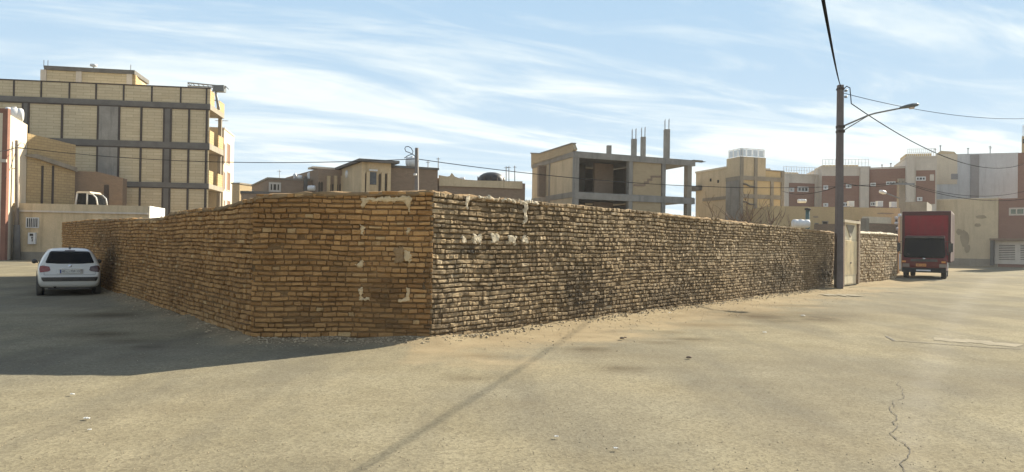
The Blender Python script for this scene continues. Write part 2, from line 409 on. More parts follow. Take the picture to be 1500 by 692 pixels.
core_mesh(FL, hL, .45, -.030, 3, .07).build('wall_core', M['mortar_warm'], wall, True)
core_mesh(FC, hC, .45, -.030, 5, .05).build('wall_core', M['mortar_warm'], wall, True)
core_mesh(FR, hR, .45, -.030, 8, .07).build('wall_core', M['mortar_pale'], wall, True)
coping_mesh(FL, hL, .5, 2).build('mud_coping', M['coping'], wall, True)
coping_mesh(FC, hC, .5, 4).build('mud_coping', M['coping'], wall, True)
coping_mesh(FR, hR, .5, 6, ht=.035).build('mud_coping', M['coping'], wall, True)

BUL = {}
def daub(face, pts_px, thick, matn, name, seed, label=None, base=.012, step=.02, rag=.035):
    """lump of plaster daubed on the bricks: a rough cushion inside a ragged outline"""
    poly = [face.uv(*p) for p in pts_px]
    sd_, bl_ = (12, .05) if face is FC else (15, .07)
    us = [p[0] for p in poly]; zs = [p[1] for p in poly]
    def inside(u, z):
        c = False; n = len(poly)
        for i in range(n):
            (x1, y1), (x2, y2) = poly[i], poly[(i + 1) % n]
            if (y1 > z) != (y2 > z) and u < (x2 - x1) * (z - y1) / (y2 - y1) + x1: c = not c
        return c
    def edge(u, z):
        best = 9
        for i in range(len(poly)):
            a = Vector(poly[i]); b = Vector(poly[(i + 1) % len(poly)]); p = Vector((u, z)); ab = b - a
            t = max(0, min(1, (p - a).dot(ab) / max(ab.length_squared, 1e-9))); best = min(best, (a + ab * t - p).length)
        return best
    mb = MB(); u0, u1, z0, z1 = min(us) - .05, max(us) + .05, min(zs) - .05, max(zs) + .05
    nu, nv = int((u1 - u0) / step) + 1, int((z1 - z0) / step) + 1; idx = {}
    for j in range(nv + 1):
        for i in range(nu + 1):
            u = u0 + i * step + .01 * nz(i * 3.1, j * 2.7, seed); z = z0 + j * step + .01 * nz(i * 2.3, j * 3.9, seed + 2)
            e = edge(u, z) * (1 if inside(u, z) else -1) + rag * nz(u * 11, z * 11, seed) + rag * .7 * nz(u * 29, z * 29, seed + 3)
            if e > 0:
                d = base - .05 + bl_ * nz(u * .28, z * .5, sd_) + (thick * .5 + .05) * min(1, e / .025) ** .4 + .012 * nz(u * 8, z * 9, sd_ - 7) + .006 * nz(u * 30, z * 30, seed)
                idx[i, j] = len(mb.v); mb.v.append(face.pt(u, z, d))
    for j in range(nv):
        for i in range(nu):
            q = [idx.get(k) for k in ((i, j), (i + 1, j), (i + 1, j + 1), (i, j + 1))]
            q = [x for x in q if x is not None]
            if len(q) >= 3: mb.f.append(tuple(q))
    if mb.f: mb.build(name, M[matn], wall, False, label=label)
def rect(x0, y0, x1, y1): return [(x0, y0), (x1, y0), (x1, y1), (x0, y1)]
daub(FC, [(527, 290), (545, 289), (598, 287), (606, 290), (603, 298), (597, 303), (590, 297), (540, 296), (535, 304), (530, 306), (528, 298)], .04, 'plaster', 'plaster_patch', 1)
daub(FC, rect(596, 300, 601, 312), .035, 'plaster', 'plaster_patch', 2)
daub(FC, rect(527, 328, 534, 346), .035, 'plaster', 'plaster_patch', 3)
daub(FC, [(594, 331), (602, 334), (601, 345), (594, 347)], .035, 'plaster', 'plaster_patch', 4)
daub(FC, [(591, 366), (603, 368), (602, 386), (592, 387)], .04, 'plaster', 'plaster_patch', 5)
daub(FC, [(575, 362), (591, 360), (593, 386), (578, 385)], .026, 'coping', 'plaster_patch', 15, label='thin brownish smear of plaster')
daub(FC, [(518, 386), (532, 380), (533, 391), (520, 393)], .035, 'plaster', 'plaster_patch', 6)
daub(FC, [(523, 422), (531, 422), (532, 436), (542, 438), (541, 442), (526, 441)], .035, 'plaster', 'plaster_patch', 7)
daub(FC, [(594, 422), (601, 422), (601, 443), (583, 443), (584, 438), (594, 436)], .035, 'plaster', 'plaster_patch', 8)
for i, r_ in enumerate([(676, 343, 683, 357), (693, 343, 706, 358), (719, 341, 732, 357), (745, 344, 757, 358), (764, 346, 774, 357), (679, 286, 686, 306), (766, 296, 773, 329)]):
    daub(FR, rect(*r_), .035, 'plaster_white', 'plaster_patch', 20 + i, label='pale grey dab of plaster', rag=.05)
for i, (a, b) in enumerate([(702, 731), (735, 760), (762, 790)]):
    daub(FR, [(a, 285 + (a - 690) * .1), (b, 285.5 + (b - 690) * .1), (b, 292 + (b - 690) * .1), (a, 291 + (a - 690) * .1)], .04, 'plaster_white', 'plaster_patch', 40 + i, rag=.05, label='pale lumpy plaster along the wall top')
# crack that splits the corner
daub(FC, [(619, 398), (621.5, 396), (623.5, 420), (621, 446), (618.5, 425)], .0, 'mortar_pale', 'wall_crack', 50, rag=.02)

# ------------------------------------------------------------------ wall beyond the gate, gate, pole
pG0, pG1, pW1 = XY(1234, 32.2), XY(1259, 34.5), XY(1314, 40.8)
FW = Face(pG1, pW1); hW = prof(FW, [(1262, 341.5), (1290, 342), (1313, 344)])
w2 = thing('mud_brick_wall', 'short banded mud brick wall between the pale gate and the red truck', 'wall', (pG1.x, pG1.y, 0))
z0f = lambda u, z: 0.0
brick_mesh(FW, hW, lambda r, u, z, h: (.2, .5), .125, z0f, lambda u, z: .18 + .2 * (z > 1.9), 17, .05).build('brick_facing', M['adobe_pale'], w2, False, recalc=False)
core_mesh(FW, hW, .4, -.02, 17, .05).build('wall_core', M['mortar_warm'], w2, True)
coping_mesh(FW, hW, .45, 12, over=.04, ht=.07).build('mud_coping', M['plaster_white'], w2, True)

FG = Face(pG0, pG1)
gate = thing('metal_gate', 'pale cream sheet metal gate with a pointed pediment, behind the tall lamp pole', 'gate', (pG0.x, pG0.y, 0))
zt = FG.uv(1245, 323)[1]; gl = FG.L
mb = MB(); FG.box(mb, .3, gl - .3, .06, 2.05, -.10, -.06)
n = int((gl - .6) / .11)
for i in range(n): u = .34 + i * .11; FG.box(mb, u, u + .05, .5, 2.0, -.06, -.035)
leaf = mb.build('door_leaf', M['gate_paint'], gate)
mb = MB(); FG.box(mb, .45, gl - .45, .12, .42, -.06, -.04); mb.build('kick_plate', M['gate_paint'], leaf)
mb = MB(); FG.box(mb, gl * .5 - .02, gl * .5 + .14, 1.0, 1.05, -.035, -.0); mb.build('handle', M['steel_dark'], leaf)
mb = MB(); FG.box(mb, .26, gl - .26, 2.06, zt - .12, -.12, -.06); ped = mb.build('pediment', M['gate_paint'], gate)
mb = MB(); FG.poly(mb, [(gl * .25, zt - .2), (gl * .5, 2.15), (gl * .75, zt - .2)], -.06, -.03); mb.build('ornament', M['concrete_warm'], ped)
mb = MB(); FG.box(mb, .1, gl - .1, zt - .12, zt, -.2, .06); mb.build('lintel', M['plaster_white'], gate)
for a in (-.02, gl - .28):
    mb = MB(); FG.box(mb, a, a + .3, 0, zt - .12 if a < 0 else zt + .06, -.3, .03); mb.build('pillar', M['brick_brown'], gate)

# ground position of the pole
pp = XY(1229, 30.6)
pole = thing('street_lamp', 'tall grey street pole with bent lamp arm, standing by the mud wall near the gate', 'lamp post', (pp.x, pp.y, 0))
ztop = P(1231, 125, 30.6).z
mb = MB(); xt = P(1231, 125, 30.6).x
mb.hexa([(pp.x - .135, pp.y - .135, -.05), (pp.x + .135, pp.y - .135, -.05), (pp.x + .135, pp.y + .135, -.05), (pp.x - .135, pp.y + .135, -.05),
         (xt - .1, pp.y - .1, ztop), (xt + .1, pp.y - .1, ztop), (xt + .1, pp.y + .1, ztop), (xt - .1, pp.y + .1, ztop)])
mb.build('pole_shaft', M['pole'], pole)
arm_dir = Vector((.79, -.61, 0))
def on_arm(px, py):  # point over the arm's vertical plane
    n3 = Vector((arm_dir.y, -arm_dir.x, 0)); r = ray(px, py); k = n3.dot(Vector((pp.x, pp.y, 0)) - CAMP) / n3.dot(r); return CAMP + r * k
a0, a1, a2, a3 = on_arm(1233, 186), on_arm(1275.5, 167.5), on_arm(1320, 158.5), on_arm(1344, 154)
mb = MB(); mb.tube([a0, a0.lerp(a1, .5), a0.lerp(a1, .9) + Vector((0, 0, .0)), a1.lerp(a2, .15), a1.lerp(a2, .5), a2.lerp(a3, .3)], .032, 8); mb.build('lamp_arm', M['steel_grey'], pole, True)
mb = MB(); mb.tube([on_arm(1233, 193), a1], .02, 6); mb.build('brace', M['steel_grey'], pole, True)
mb = MB()
for zz in (a0.z, on_arm(1233, 193).z):
    mb.box(pp.x - .135, pp.x + .135, pp.y - .135, pp.y + .135, zz - .05, zz + .05)
mb.build('clamp', M['steel_dark'], pole)
ax = (a3 - a2).normalized(); side = ax.cross(Vector((0, 0, 1))).normalized(); upv = side.cross(ax)
mb = MB(); L = (a3 - a2).length + .1; st = [(0, .05, .045), (.12, .09, .065), (.35, .13, .09), (.7, .15, .10), (.92, .1, .07), (1, .03, .03)]
for t, w, h in st:
    c = a2 + ax * (L * t - .05)
    for k in range(12):
        a = 2 * math.pi * k / 12; vv = math.sin(a); mb.v.append(c + side * (w * math.cos(a)) + upv * (h * (vv if vv > 0 else vv * .55)))
for i in range(len(st) - 1):
    for k in range(12): k2 = (k + 1) % 12; mb.f.append((i * 12 + k, i * 12 + k2, (i + 1) * 12 + k2, (i + 1) * 12 + k))
head = mb.build('lamp_head', M['lamp_body'], pole, True)
mb = MB(); c = a2 + ax * (L * .55) - upv * .075
mb.lathe([(0, -.035), (.08, -.03), (.115, 0), (.1, .02)], c, upv, 14); mb.build('lamp_glass', M['lamp_glass'], head, True)
mb = MB()
for k, zz in enumerate((ztop - .25, ztop - .5)):
    mb = MB(); mb.lathe([(.02, 0), (.05, .02), (.035, .05), (.055, .08), (.03, .12), (0, .13)], (xt + .14, pp.y - .06, zz), (1, 0, .2), 10)
    mb.build('insulator', M['steel_grey'], pole, True)
mb = MB(); mb.box(xt - .12, xt + .12, pp.y - .125, pp.y + .125, ztop - .2, ztop - .12); mb.build('band', M['steel_dark'], pole)

# ------------------------------------------------------------------ cables
def sag(a, b, s, n=24):
    a, b = Vector(a), Vector(b); return [a.lerp(b, i / n) - Vector((0, 0, s * 4 * (i / n) * (1 - i / n))) for i in range(n + 1)]
def cable(pts, r, label, grp=None):
    mb = MB(); mb.tube(pts, r, 6); return tag(mb.build('power_cable', M['cable'], None, True), label, 'cable', grp)
ptop = Vector((xt, pp.y - .11, ztop - .12))
c1 = P(1215, 0, 7.8); dv = c1 - ptop
cable([ptop + dv * (i / 16) - Vector((0, 0, .35 * 4 * (i / 28) * (1 - i / 28))) for i in range(29)], .014, 'thick black cable dropping from the lamp pole top overhead towards the viewer')
e2 = P(1498, 241, 62)
q = sag(P(1247, 152, 30.4), e2, 1.2)
cable([ptop + Vector((.05, 0, -.1)), P(1236, 131, 30.5), P(1240, 126.5, 30.5), P(1245, 129, 30.5), P(1246, 140, 30.4)] + q, .02, 'thick black cable looping off the lamp pole and sagging to the right hand roofs')
cable(sag(P(1233, 136, 30.5), P(1520, 173, 46), .4), .012, 'thin high wire from the lamp pole top running right across the sky')

# ------------------------------------------------------------------ ground
def wall_dist(x, y):
    """distance in front of the walls (negative: behind)"""
    best = 1e9; ins = True
    for f in (FL, FC, FR, FW):
        d = Vector((x, y)) - f.p0; u = d.dot(f.t); w = d.dot(f.n)
        uc = max(0, min(f.L, u)); dist = (Vector((x, y)) - f.p0 - f.t * uc).length
        best = min(best, dist)
    return best
inner = [pE, pA, pB, pC]
def behind(x, y):
    p = Vector((x, y))
    return (p - FL.p0).dot(FL.n) < -.3 and (p - FC.p0).dot(FC.n) < -.3 and (p - FR.p0).dot(FR.n) < -.3
def gz0(x, y, d):
    m = .085 + .06 * nz(x * .9, y * .9, 21) + .035 * nz(x * 2.6, y * 2.6, 22)
    return m * max(0, 1 - d / (.6 + .25 * nz(x * .7, y * .7, 23))) + .012 * nz(x * .4, y * .4, 9) * min(1, d)
stains = [(1110, 464, .9, .5, .8), (1150, 471, .7, .25, .6), (1190, 467, .8, .45, .75), (1215, 470, .7, .25, .5), (1160, 461, 2.6, .7, .45), (1020, 476, .5, .18, .5), (1010, 497, .4, .1, .75), (865, 512, .3, .12, .75), (970, 502, .4, .1, .6), (912, 541, .35, .12, .6), (985, 487, .3, .12, .5), (1060, 476, .9, .12, .4), (1170, 448, 1.2, .2, .5), (705, 522, .4, .1, .4), (690, 555, .3, .08, .4), (160, 462, .8, .25, .7), (150, 490, .5, .2, .7), (190, 500, .5, .15, .5), (215, 508, .3, .1, .6)]
stg = [(G(px, py), rx, ry, w) for px, py, rx, ry, w in stains]
lane = [(G(*p), w) for p, w in [((1462, 400), .5), ((1418, 440), .35), ((1385, 490), .28), ((1362, 545), .22), ((1340, 610), .17), ((1325, 692), .14)]]
def seg_d(p, a, b):
    ab = b - a; t = max(0, min(1, (p - a).dot(ab) / ab.length_squared)); return (a + ab * t - p).length
def axis(segs):
    out = []
    for a, b, st in segs:
        n = max(1, round((b - a) / st)); out += [a + (b - a) * i / n for i in range(n)]
    return out + [segs[-1][1]]
gx = axis([(-70, -30, 2), (-30, -12, .5), (-12, 14, .22), (14, 36, .5), (36, 130, 3)])
gy = axis([(-14, 0, 1), (0, 3, .5), (3, 20, .22), (20, 48, .5), (48, 140, 3)])
mb = MB(); mb.c = []; idx = {}
for j, y in enumerate(gy):
    for i, x in enumerate(gx):
        d = wall_dist(x, y) if -35 < x < 40 and y < 60 else 30
        right = (Vector((x, y)) - FR.p0).dot(FR.n)
        wid = 2.7 if x > pB.x - .3 and right > -1 else .55
        nn = nz(x * .55, y * .55) * .5 + nz(x * 1.7, y * 1.7, 3) * .3
        dirt = max(0, min(1, (1.15 - d / wid + nn * .9)))
        if behind(x, y): dirt = 1
        s = 0
        for g, rx, ry, w in stg:
            s = max(s, w * math.exp(-((x - g.x) / rx) ** 2 - ((y - g.y) / (ry * 2.2)) ** 2))
        pl = 0
        pt = Vector((x, y, 0))
        for (a, w1), (b, w2_) in zip(lane, lane[1:]):
            q = seg_d(pt, a, b); pl = max(pl, math.exp(-(q / (w1 * .8)) ** 2) * .18)
        z = gz0(x, y, d) + .014 * dirt * nz(x * 2.5, y * 2.5, 4)
        mb.v.append(Vector((x, y, z))); mb.c.append((dirt, min(1, s), pl))
nxg = len(gx)
for j in range(len(gy) - 1):
    for i in range(nxg - 1):
        mb.f.append((j * nxg + i, j * nxg + i + 1, (j + 1) * nxg + i + 1, (j + 1) * nxg + i))
t = NT('dusty_asphalt'); at = t.n('ShaderNodeAttribute', attribute_name='tint'); sp = t.n('ShaderNodeSeparateColor'); t.l(at.outputs['Color'], sp.inputs[0])
big = t.noise(.16, 5, .6); mid = t.noise(1.5, 6, .68); fin = t.noise(24, 5, .8); vfi = t.noise(110, 3, .8)
vo = t.n('ShaderNodeTexVoronoi'); vo.inputs['Scale'].default_value = 38; t.l(t.geo.outputs['Position'], vo.inputs['Vector'])
c = t.mix(t.ramp(mid, .3, .7), (.20, .173, .112), (.268, .234, .157))
c = t.mix(t.ramp(big, .38, .62, 0, .7), c, (.305, .262, .172))
blo = t.noise(.5, 6, .72); trk = t.noise(.8, 5, .65, sc3=(1.0, .22, 1)); c = t.mix(t.ramp(trk, .46, .64, 0, .6), c, (.135, .122, .094)); pat = t.noise(.11, 3, .5); c = t.mix(t.ramp(pat, .49, .53, 0, .4), c, (.165, .15, .118)); c = t.mix(t.ramp(blo, .5, .68, 0, .5), c, (.163, .133, .086)); c = t.mix(t.ramp(blo, .48, .3, 0, .4), c, (.32, .29, .206))
c = t.mix(t.ramp(vo.outputs['Color'], .3, .95, 0, .6), c, (.112, .095, .069))
c = t.mix(t.ramp(fin, .54, .68, 0, .65), c, (.099, .082, .056)); c = t.mix(t.ramp(vfi, .58, .74, 0, .7), c, (.405, .366, .272))
c = t.mix(t.math('MULTIPLY', sp.outputs[2], t.ramp(mid, .3, .6, .4, 1)), c, (.370, .340, .284))
dirtc = t.mix(t.ramp(mid, .3, .7), (.235, .182, .112), (.325, .262, .166)); dirtc = t.mix(t.ramp(fin, .5, .72, 0, .6), dirtc, (.172, .120, .069))
c = t.mix(t.math('MULTIPLY', t.ramp(t.math('ADD', sp.outputs[0], t.math('MULTIPLY', t.math('SUBTRACT', mid, .5), 1.3)), .2, .8), .9), c, dirtc)
c = t.mix(t.math('MULTIPLY', sp.outputs[1], t.ramp(mid, .3, .52, .35, 1)), c, (.062, .043, .026))
t.col(c); t.rough(1.0); t.spec(.015)
t.bump(t.math('ADD', t.math('ADD', t.math('MULTIPLY', fin, .9), t.math('MULTIPLY', vo.outputs['Distance'], .5)), t.math('MULTIPLY', vfi, .35)), .38, .012)
M['asphalt'] = t.m
road = mb.build('road', M['asphalt'], None, True, recalc=False); tag(road, 'sunlit dusty asphalt junction with sandy verges', kind='structure')
M['earth'] = plain('earth', (.34, .27, .17), .97, .25, .2, 6, .5)
mb = MB(); mb.add([(-1500, -1500, -.08), (1500, -1500, -.08), (1500, 1500, -.08), (-1500, 1500, -.08)], [(0, 1, 2, 3)])
tag(mb.build('ground', M['earth'], None), 'dry sandy ground beyond the streets', kind='structure')

def gz(x, y):
    return gz0(x, y, wall_dist(x, y))
# trench repair, pale slab and cracks lying in the road
def strip(pts, w, z, name, matn, label, seed, jit=.3):
    mb = MB(); g = [G(*p) for p in pts]; fine = []
    for a, b in zip(g, g[1:]):
        n = max(1, int((b - a).length / .05)); fine += [a.lerp(b, i / n) for i in range(n)]
    fine.append(g[-1])
    for i, p in enumerate(fine):
        tdir = (fine[min(i + 1, len(fine) - 1)] - fine[max(i - 1, 0)]).normalized(); sd = Vector((-tdir.y, tdir.x, 0))
        off = sd * (jit * w * 1.5 * nz(i * .3, seed) + (.07 * nz(i * .13, seed, 4) + .03 * nz(i * .5, seed, 6) if w < .02 else 0)); ww = w * (1 + jit * nz(i * .6, seed + 5)); base = p + off
        a_, b_ = base - sd * ww / 2, base + sd * ww / 2; mb.v += [a_ + Vector((0, 0, z + gz(a_.x, a_.y))), b_ + Vector((0, 0, z + gz(b_.x, b_.y)))]
    for i in range(len(fine) - 1): mb.f.append((2 * i, 2 * i + 1, 2 * i + 3, 2 * i + 2))
    o = mb.build(name, M[matn], None); return tag(o, label, kind='structure')
strip([(1368, 497), (1430, 501), (1494, 507)], .55, .006, 'road_patch', 'patch', 'pale trench repair across the asphalt', 3, .25)
strip([(1298, 493), (1310, 500), (1370, 504), (1440, 509), (1496, 512)], .05, .009, 'road_crack', 'crack', 'dark seam beside the trench repair', 4, .4)
strip([(1305, 596), (1312, 612), (1306, 634), (1322, 648), (1338, 660), (1324, 676), (1318, 700)], .009, .008, 'road_crack', 'crack', 'jagged crack in the asphalt', 6, 1.2)
strip([(1318, 560), (1322, 585), (1305, 596)], .007, .008, 'road_crack', 'crack', 'hairline end of the jagged crack', 7, 1.2)
strip([(1204, 432.5), (1258, 433.5)], .9, .022, 'road_patch', 'patch', 'pale concrete slab by the lamp pole', 8, .35)

# ------------------------------------------------------------------ loose gravel and litter
rng = random.Random(5); mb = MB()
def pebble(mb, p, r):
    b = len(mb.v); a0 = rng.random() * 6
    vs = [Vector((0, 0, 1)), Vector((0, 0, -.5))] + [Vector((math.cos(a0 + k * 1.2566), math.sin(a0 + k * 1.2566), rng.uniform(-.2, .3))) for k in range(5)]
    sx, sy, sz = r * rng.uniform(.7, 1.4), r * rng.uniform(.7, 1.3), r * rng.uniform(.5, .9)
    for v in vs: v *= rng.uniform(.8, 1.2); mb.v.append(p + Vector((v.x * sx, v.y * sy, v.z * sz)))
    for k in range(5):
        mb.f.append((b, b + 2 + k, b + 2 + (k + 1) % 5)); mb.f.append((b + 1, b + 2 + (k + 1) % 5, b + 2 + k))
for _ in range(7000):
    if rng.random() < .55:
        f = rng.choice((FR, FR, FR, FC, FL)); u = rng.uniform(0, f.L); near = rng.random() < .45; d = .07 + abs(rng.gauss(0, .14 if near else (.9 if f is FR else .3))); q = f.p0 + f.t * u + f.n * d; r = rng.choice((.012, .016, .022, .03)) if near else rng.choice((.005, .008, .011, .015))
    else:
        q = G(rng.uniform(-50, 1550), rng.uniform(430, 720)); r = rng.choice((.003, .004, .005, .007))
        if behind(q.x, q.y): continue
    pebble(mb, Vector((q.x, q.y, gz(q.x, q.y) + r * .25)), r)
tag(mb.build('gravel', M['stone'], None), 'loose gravel and crumbs of brick along the wall foot', kind='stuff')
for px, py, r, w in [(979, 460, .09, 1), (1176, 464, .07, 1), (1120, 489, .05, 1), (815, 643, .025, 1), (902, 661, .025, 1), (127, 617, .035, 1), (131, 633, .02, 1), (106, 581, .03, 1), (1073, 441, .12, 1), (1113, 438, .12, 1)]:
    g = G(px, py); b_ = MB(); r *= .62; rr = random.Random(int(px))
    nn = 6
    for j in range(nn):
        for i in range(nn):
            b_.v.append(g + Vector(((i / 5 - .5) * r * 2.2 + rr.uniform(-.1, .1) * r, (j / 5 - .5) * r * 1.5, .02 + r * (.25 + .5 * nz(i * .9, j * .9, px)))))
    for j in range(nn - 1):
        for i in range(nn - 1): q = j * nn + i; b_.f.append((q, q + 1, q + nn + 1, q + nn))
    o = b_.build('litter_scrap', M['paper'], None)
    md = o.modifiers.new('thick', 'SOLIDIFY'); md.thickness = .004
    tag(o, 'small crumpled white scrap lying on the dusty asphalt', 'litter', 'scraps of litter on the asphalt')
for px, py, r in [(911, 498, .055), (916, 496.5, .045), (1009, 527, .06)]:
    g = G(px, py); b_ = MB(); pebble(b_, g + Vector((0, 0, r * .5)), r)
    o = b_.build('stone', M['bark'], None); md = o.modifiers.new('round', 'SUBSURF'); md.levels = md.render_levels = 2
    tag(o, 'dark stone lying in the road near the cable shadow', 'stone', 'dark stones in the road')

# ------------------------------------------------------------------ generic buildings
def window(face, parent, px0, py0, px1, py1, glass='glass_dark', frame='white_metal', fw=.06, mull=1, sill=False, name='window'):
    u0, z0 = face.uv(px0, py1); u1, z1 = face.uv(px1, py0)
    mb = MB()
    for a, b, c, d in ((u0, u0 + fw, z0, z1), (u1 - fw, u1, z0, z1), (u0 + fw, u1 - fw, z0, z0 + fw), (u0 + fw, u1 - fw, z1 - fw, z1)): face.box(mb, a, b, c, d, -.02, .05)
    for k in range(mull): um = u0 + (u1 - u0) * (k + 1) / (mull + 1); face.box(mb, um - fw * .35, um + fw * .35, z0 + fw, z1 - fw, -.02, .045)
    w = mb.build(name, M[frame], parent)
    mb = MB(); face.box(mb, u0 + fw * .5, u1 - fw * .5, z0 + fw * .5, z1 - fw * .5, -.03, .015); mb.build('pane', M[glass], w)
    if sill: mb = MB(); face.box(mb, u0 - .08, u1 + .08, z0 - .08, z0 - .005, -.02, .12); mb.build('sill', M['stone_white'], w)
    return w
def house(name, label, cat, px0, d0, px1, d1, ytop, depth, mat, pxt=None, parapet=None, ph=.12, grp=None):
    f = Face(XY(px0, d0), XY(px1, d1)); z = f.uv(pxt if pxt else (px0 + px1) / 2, ytop)[1]
    o = thing(name, label, cat, (f.p0.x, f.p0.y, 0), group=grp)
    mb = MB(); f.box(mb, 0, f.L, -.05, z, -depth, 0); mb.build('wall', M[mat], o)
    if parapet:
        mb = MB(); f.box(mb, -.06, f.L + .06, z, z + ph, -depth - .06, .06); mb.build('parapet', M[parapet], o)
    return f, o, z

# ---- big frame building on the left
FB = Face(XY(-70, 59.6), XY(304, 62.4))
zz = lambda py: FB.uv(300, py)[1]
ub = lambda px, py=200: FB.uv(px, py)[0]
big_b = thing('apartment_building', 'large unfinished apartment block with grey frame and yellow brick infill', 'building', (FB.p1.x, FB.p1.y, 0))
FS = Face(FB.p1, XY(325, 67.2))
zp, zb1, zb0 = zz(130.2), zz(152.5), zz(160); z21, z20 = zz(210), zz(218.6); z31, z30 = zz(269), zz(276); z41, z40 = z31 - (z21 - z31), z30 - (z20 - z30)
# body: brick infill front; the balcony side stands 1.4 m back
bl = FB.pt(0, 0, -.02); br = FB.pt(FB.L - .05, 0, -.02)
back_r = FS.pt(FS.L, 0, 0)
poly = [(bl.x, bl.y), (br.x, br.y), tuple(FS.pt(.25, 0, -.1).xy), tuple(FS.pt(.25, 0, -1.5).xy), tuple(FS.pt(FS.L - .2, 0, -1.5).xy), tuple(FB.pt(0, 0, -5.2).xy)]
mb = MB(); mb.prism(poly, -.05, zb1 - .02); mb.build('wall', M['course'], big_b)
mb = MB(); FB.box(mb, 0, FB.L, zb1, zp, -.25, 0.0); mb.build('parapet', M['course'], big_b)
mb = MB(); FB.box(mb, 0, FB.L + .02, zp, zp + .09, -.28, .04); mb.build('parapet_cap', M['steel_dark'], big_b)
for a, b in ((zb0, zb1), (z20, z21), (z30, z31), (z40, z41)):
    mb = MB(); FB.box(mb, 0, FB.L + .03, a, b, -.02, .07); mb.build('floor_beam', M['concrete_dark'], big_b)
    mb = MB(); FB.box(mb, 0, FB.L + .02, a - .10, a - .002, -.02, .05); mb.build('steel_flange', M['steel_dark'], big_b)
    mb = MB(); mb.prism([tuple(FS.pt(.0, 0, .0).xy), tuple(FS.pt(FS.L, 0, .0).xy), tuple(FS.pt(FS.L, 0, -1.6).xy), tuple(FS.pt(.0, 0, -1.6).xy)], a, b)
    mb.build('floor_slab', M['concrete_warm'], big_b)
for px in (20.3, 60.4, 101.7, 140.8, 181.2, 222.5, 264.8, 302.6):
    u = ub(px, 140); mb = MB(); FB.box(mb, u - .06, u + .06, zb1, zp, -.02, .05); mb.build('post', M['steel_dark'], big_b)
lev = [(z21, zb0), (z31, z20), (z41, z30), (0, z40)]
for z0_, z1_ in lev:
    for a, b in ((32.7, 41.3), (240, 250)):
        mb = MB(); FB.box(mb, ub(a), ub(b), z0_, z1_ - .1, -.02, .055); mb.build('column', M['concrete_dark'], big_b)
        for e in (a, b):
            mb = MB(); FB.box(mb, ub(e) - .07, ub(e) + .07, z0_, z1_ - .1, -.02, .062); mb.build('post', M['steel_dark'], big_b)
    mb = MB(); FB.box(mb, ub(144), ub(173.5), z0_, z1_ - .1, -.02, .045); mb.build('concrete_panel', M['concrete'], big_b)
    for e in (90.5, 143.2, 174.2, 206.6, 276.5, 302.4):
        mb = MB(); FB.box(mb, ub(e) - .075, ub(e) + .075, z0_, z1_ - .1, -.02, .06); mb.build('post', M['steel_dark'], big_b)
# balconies on the side
for z0_, z1_ in lev:
    for a, b in ((.02, .30), (.62, .98)):
        mb = MB(); FS.box(mb, FS.L * a, FS.L * b, z0_ + .002, z0_ + 1.1, -.15, -.01); mb.build('balcony_parapet', M['course_lit'], big_b)
    mb = MB(); FS.box(mb, FS.L - .3, FS.L - .02, z0_, z1_, -.45, -.16); mb.build('column', M['concrete_warm'], big_b)
mb = MB(); FS.box(mb, .02, FS.L * .28, zb1 + .002, zp - .1, -.2, 0); FS.box(mb, FS.L * .62, FS.L - .02, zb1 + .002, zp - .4, -.2, 0); mb.build('parapet', M['course_lit'], big_b)
# roof room
FP = Face(XY(60, 64.5), XY(192, 65.8)); o = big_b
zr1, zr0 = FP.uv(130, 100)[1], FP.uv(130, 106)[1]
mb = MB(); FP.box(mb, .1, FP.L - .1, zb1, zr0, -4, 0); mb.build('roof_room', M['course'], o)
mb = MB(); FP.box(mb, 0, FP.L + .05, zr0 + .002, zr1, -4.2, .15); mb.build('roof_slab', M['concrete_dark'], o)
for px in (64, 116, 190):
    u = FP.uv(px, 115)[0]; mb = MB(); FP.box(mb, u - .22, u + .22, zb1, zr0 - .002, -.05, .12); mb.build('column', M['stone_white'], o)
FPs = Face(FP.p1, XY(216, 71)); mb = MB(); FPs.poly(mb, [(0, zb1), (FPs.L, zb1), (FPs.L, zr0 - 1.0), (0, zr0)], -.2, .1); mb.build('stair_wall', M['course_lit'], o)
mb = MB(); u = FP.uv(131, 95)[0]; mb.lathe([(.05, 0), (.05, .35), (.3, .38), (.3, .55), (.05, .6)], FP.pt(u, zr1, -1), (0, 0, 1), 10); mb.build('vent_pipe', M['white_metal'], o, True)
mb = MB()
for px in (62, 68, 190): u = FP.uv(px, 95)[0]; mb.tube([FP.pt(u, zr1 - .1, -.3), FP.pt(u, zr1 + .55, -.3)], .025, 5)
mb.build('rebar', M['steel_dark'], o)
# rooftop hoist
hp = XY(317, 65); hz = zb1
hoist = thing('roof_hoist', 'blue grey steel builder\'s hoist standing on the corner of the unfinished block\'s roof', 'hoist', (hp.x, hp.y, hz))
hA, hB = P(275, 121.5, 65), P(331, 127, 65)
mb = MB()
for dz in (0, -.28): mb.tube([hA + Vector((0, 0, dz)), hB + Vector((0, 0, dz * .4))], .06, 6)
for i in range(9): p = hA.lerp(hB, i / 8); mb.tube([p, p - Vector((-.25, 0, .25))], .03, 5)
mb.build('boom', M['steel_grey'], hoist)
mb = MB(); tp = P(314, 126, 65); mb.tube([Vector((tp.x - .5, tp.y, hz)), tp], .07, 6); mb.tube([Vector((tp.x + .5, tp.y, hz)), tp], .07, 6); mb.tube([Vector((tp.x, tp.y + 1, hz)), tp], .07, 6)
mb.tube([Vector((tp.x - .3, tp.y, hz + .8)), Vector((tp.x + .3, tp.y, hz + .8))], .05, 6); mb.build('mast', M['steel_grey'], hoist)
mb = MB(); m0 = P(322, 130, 65); mb.box(m0.x - .45, m0.x + .45, m0.y - .3, m0.y + .3, m0.z - .3, m0.z + .25); mb.build('winch_motor', M['lamp_body'], hoist)
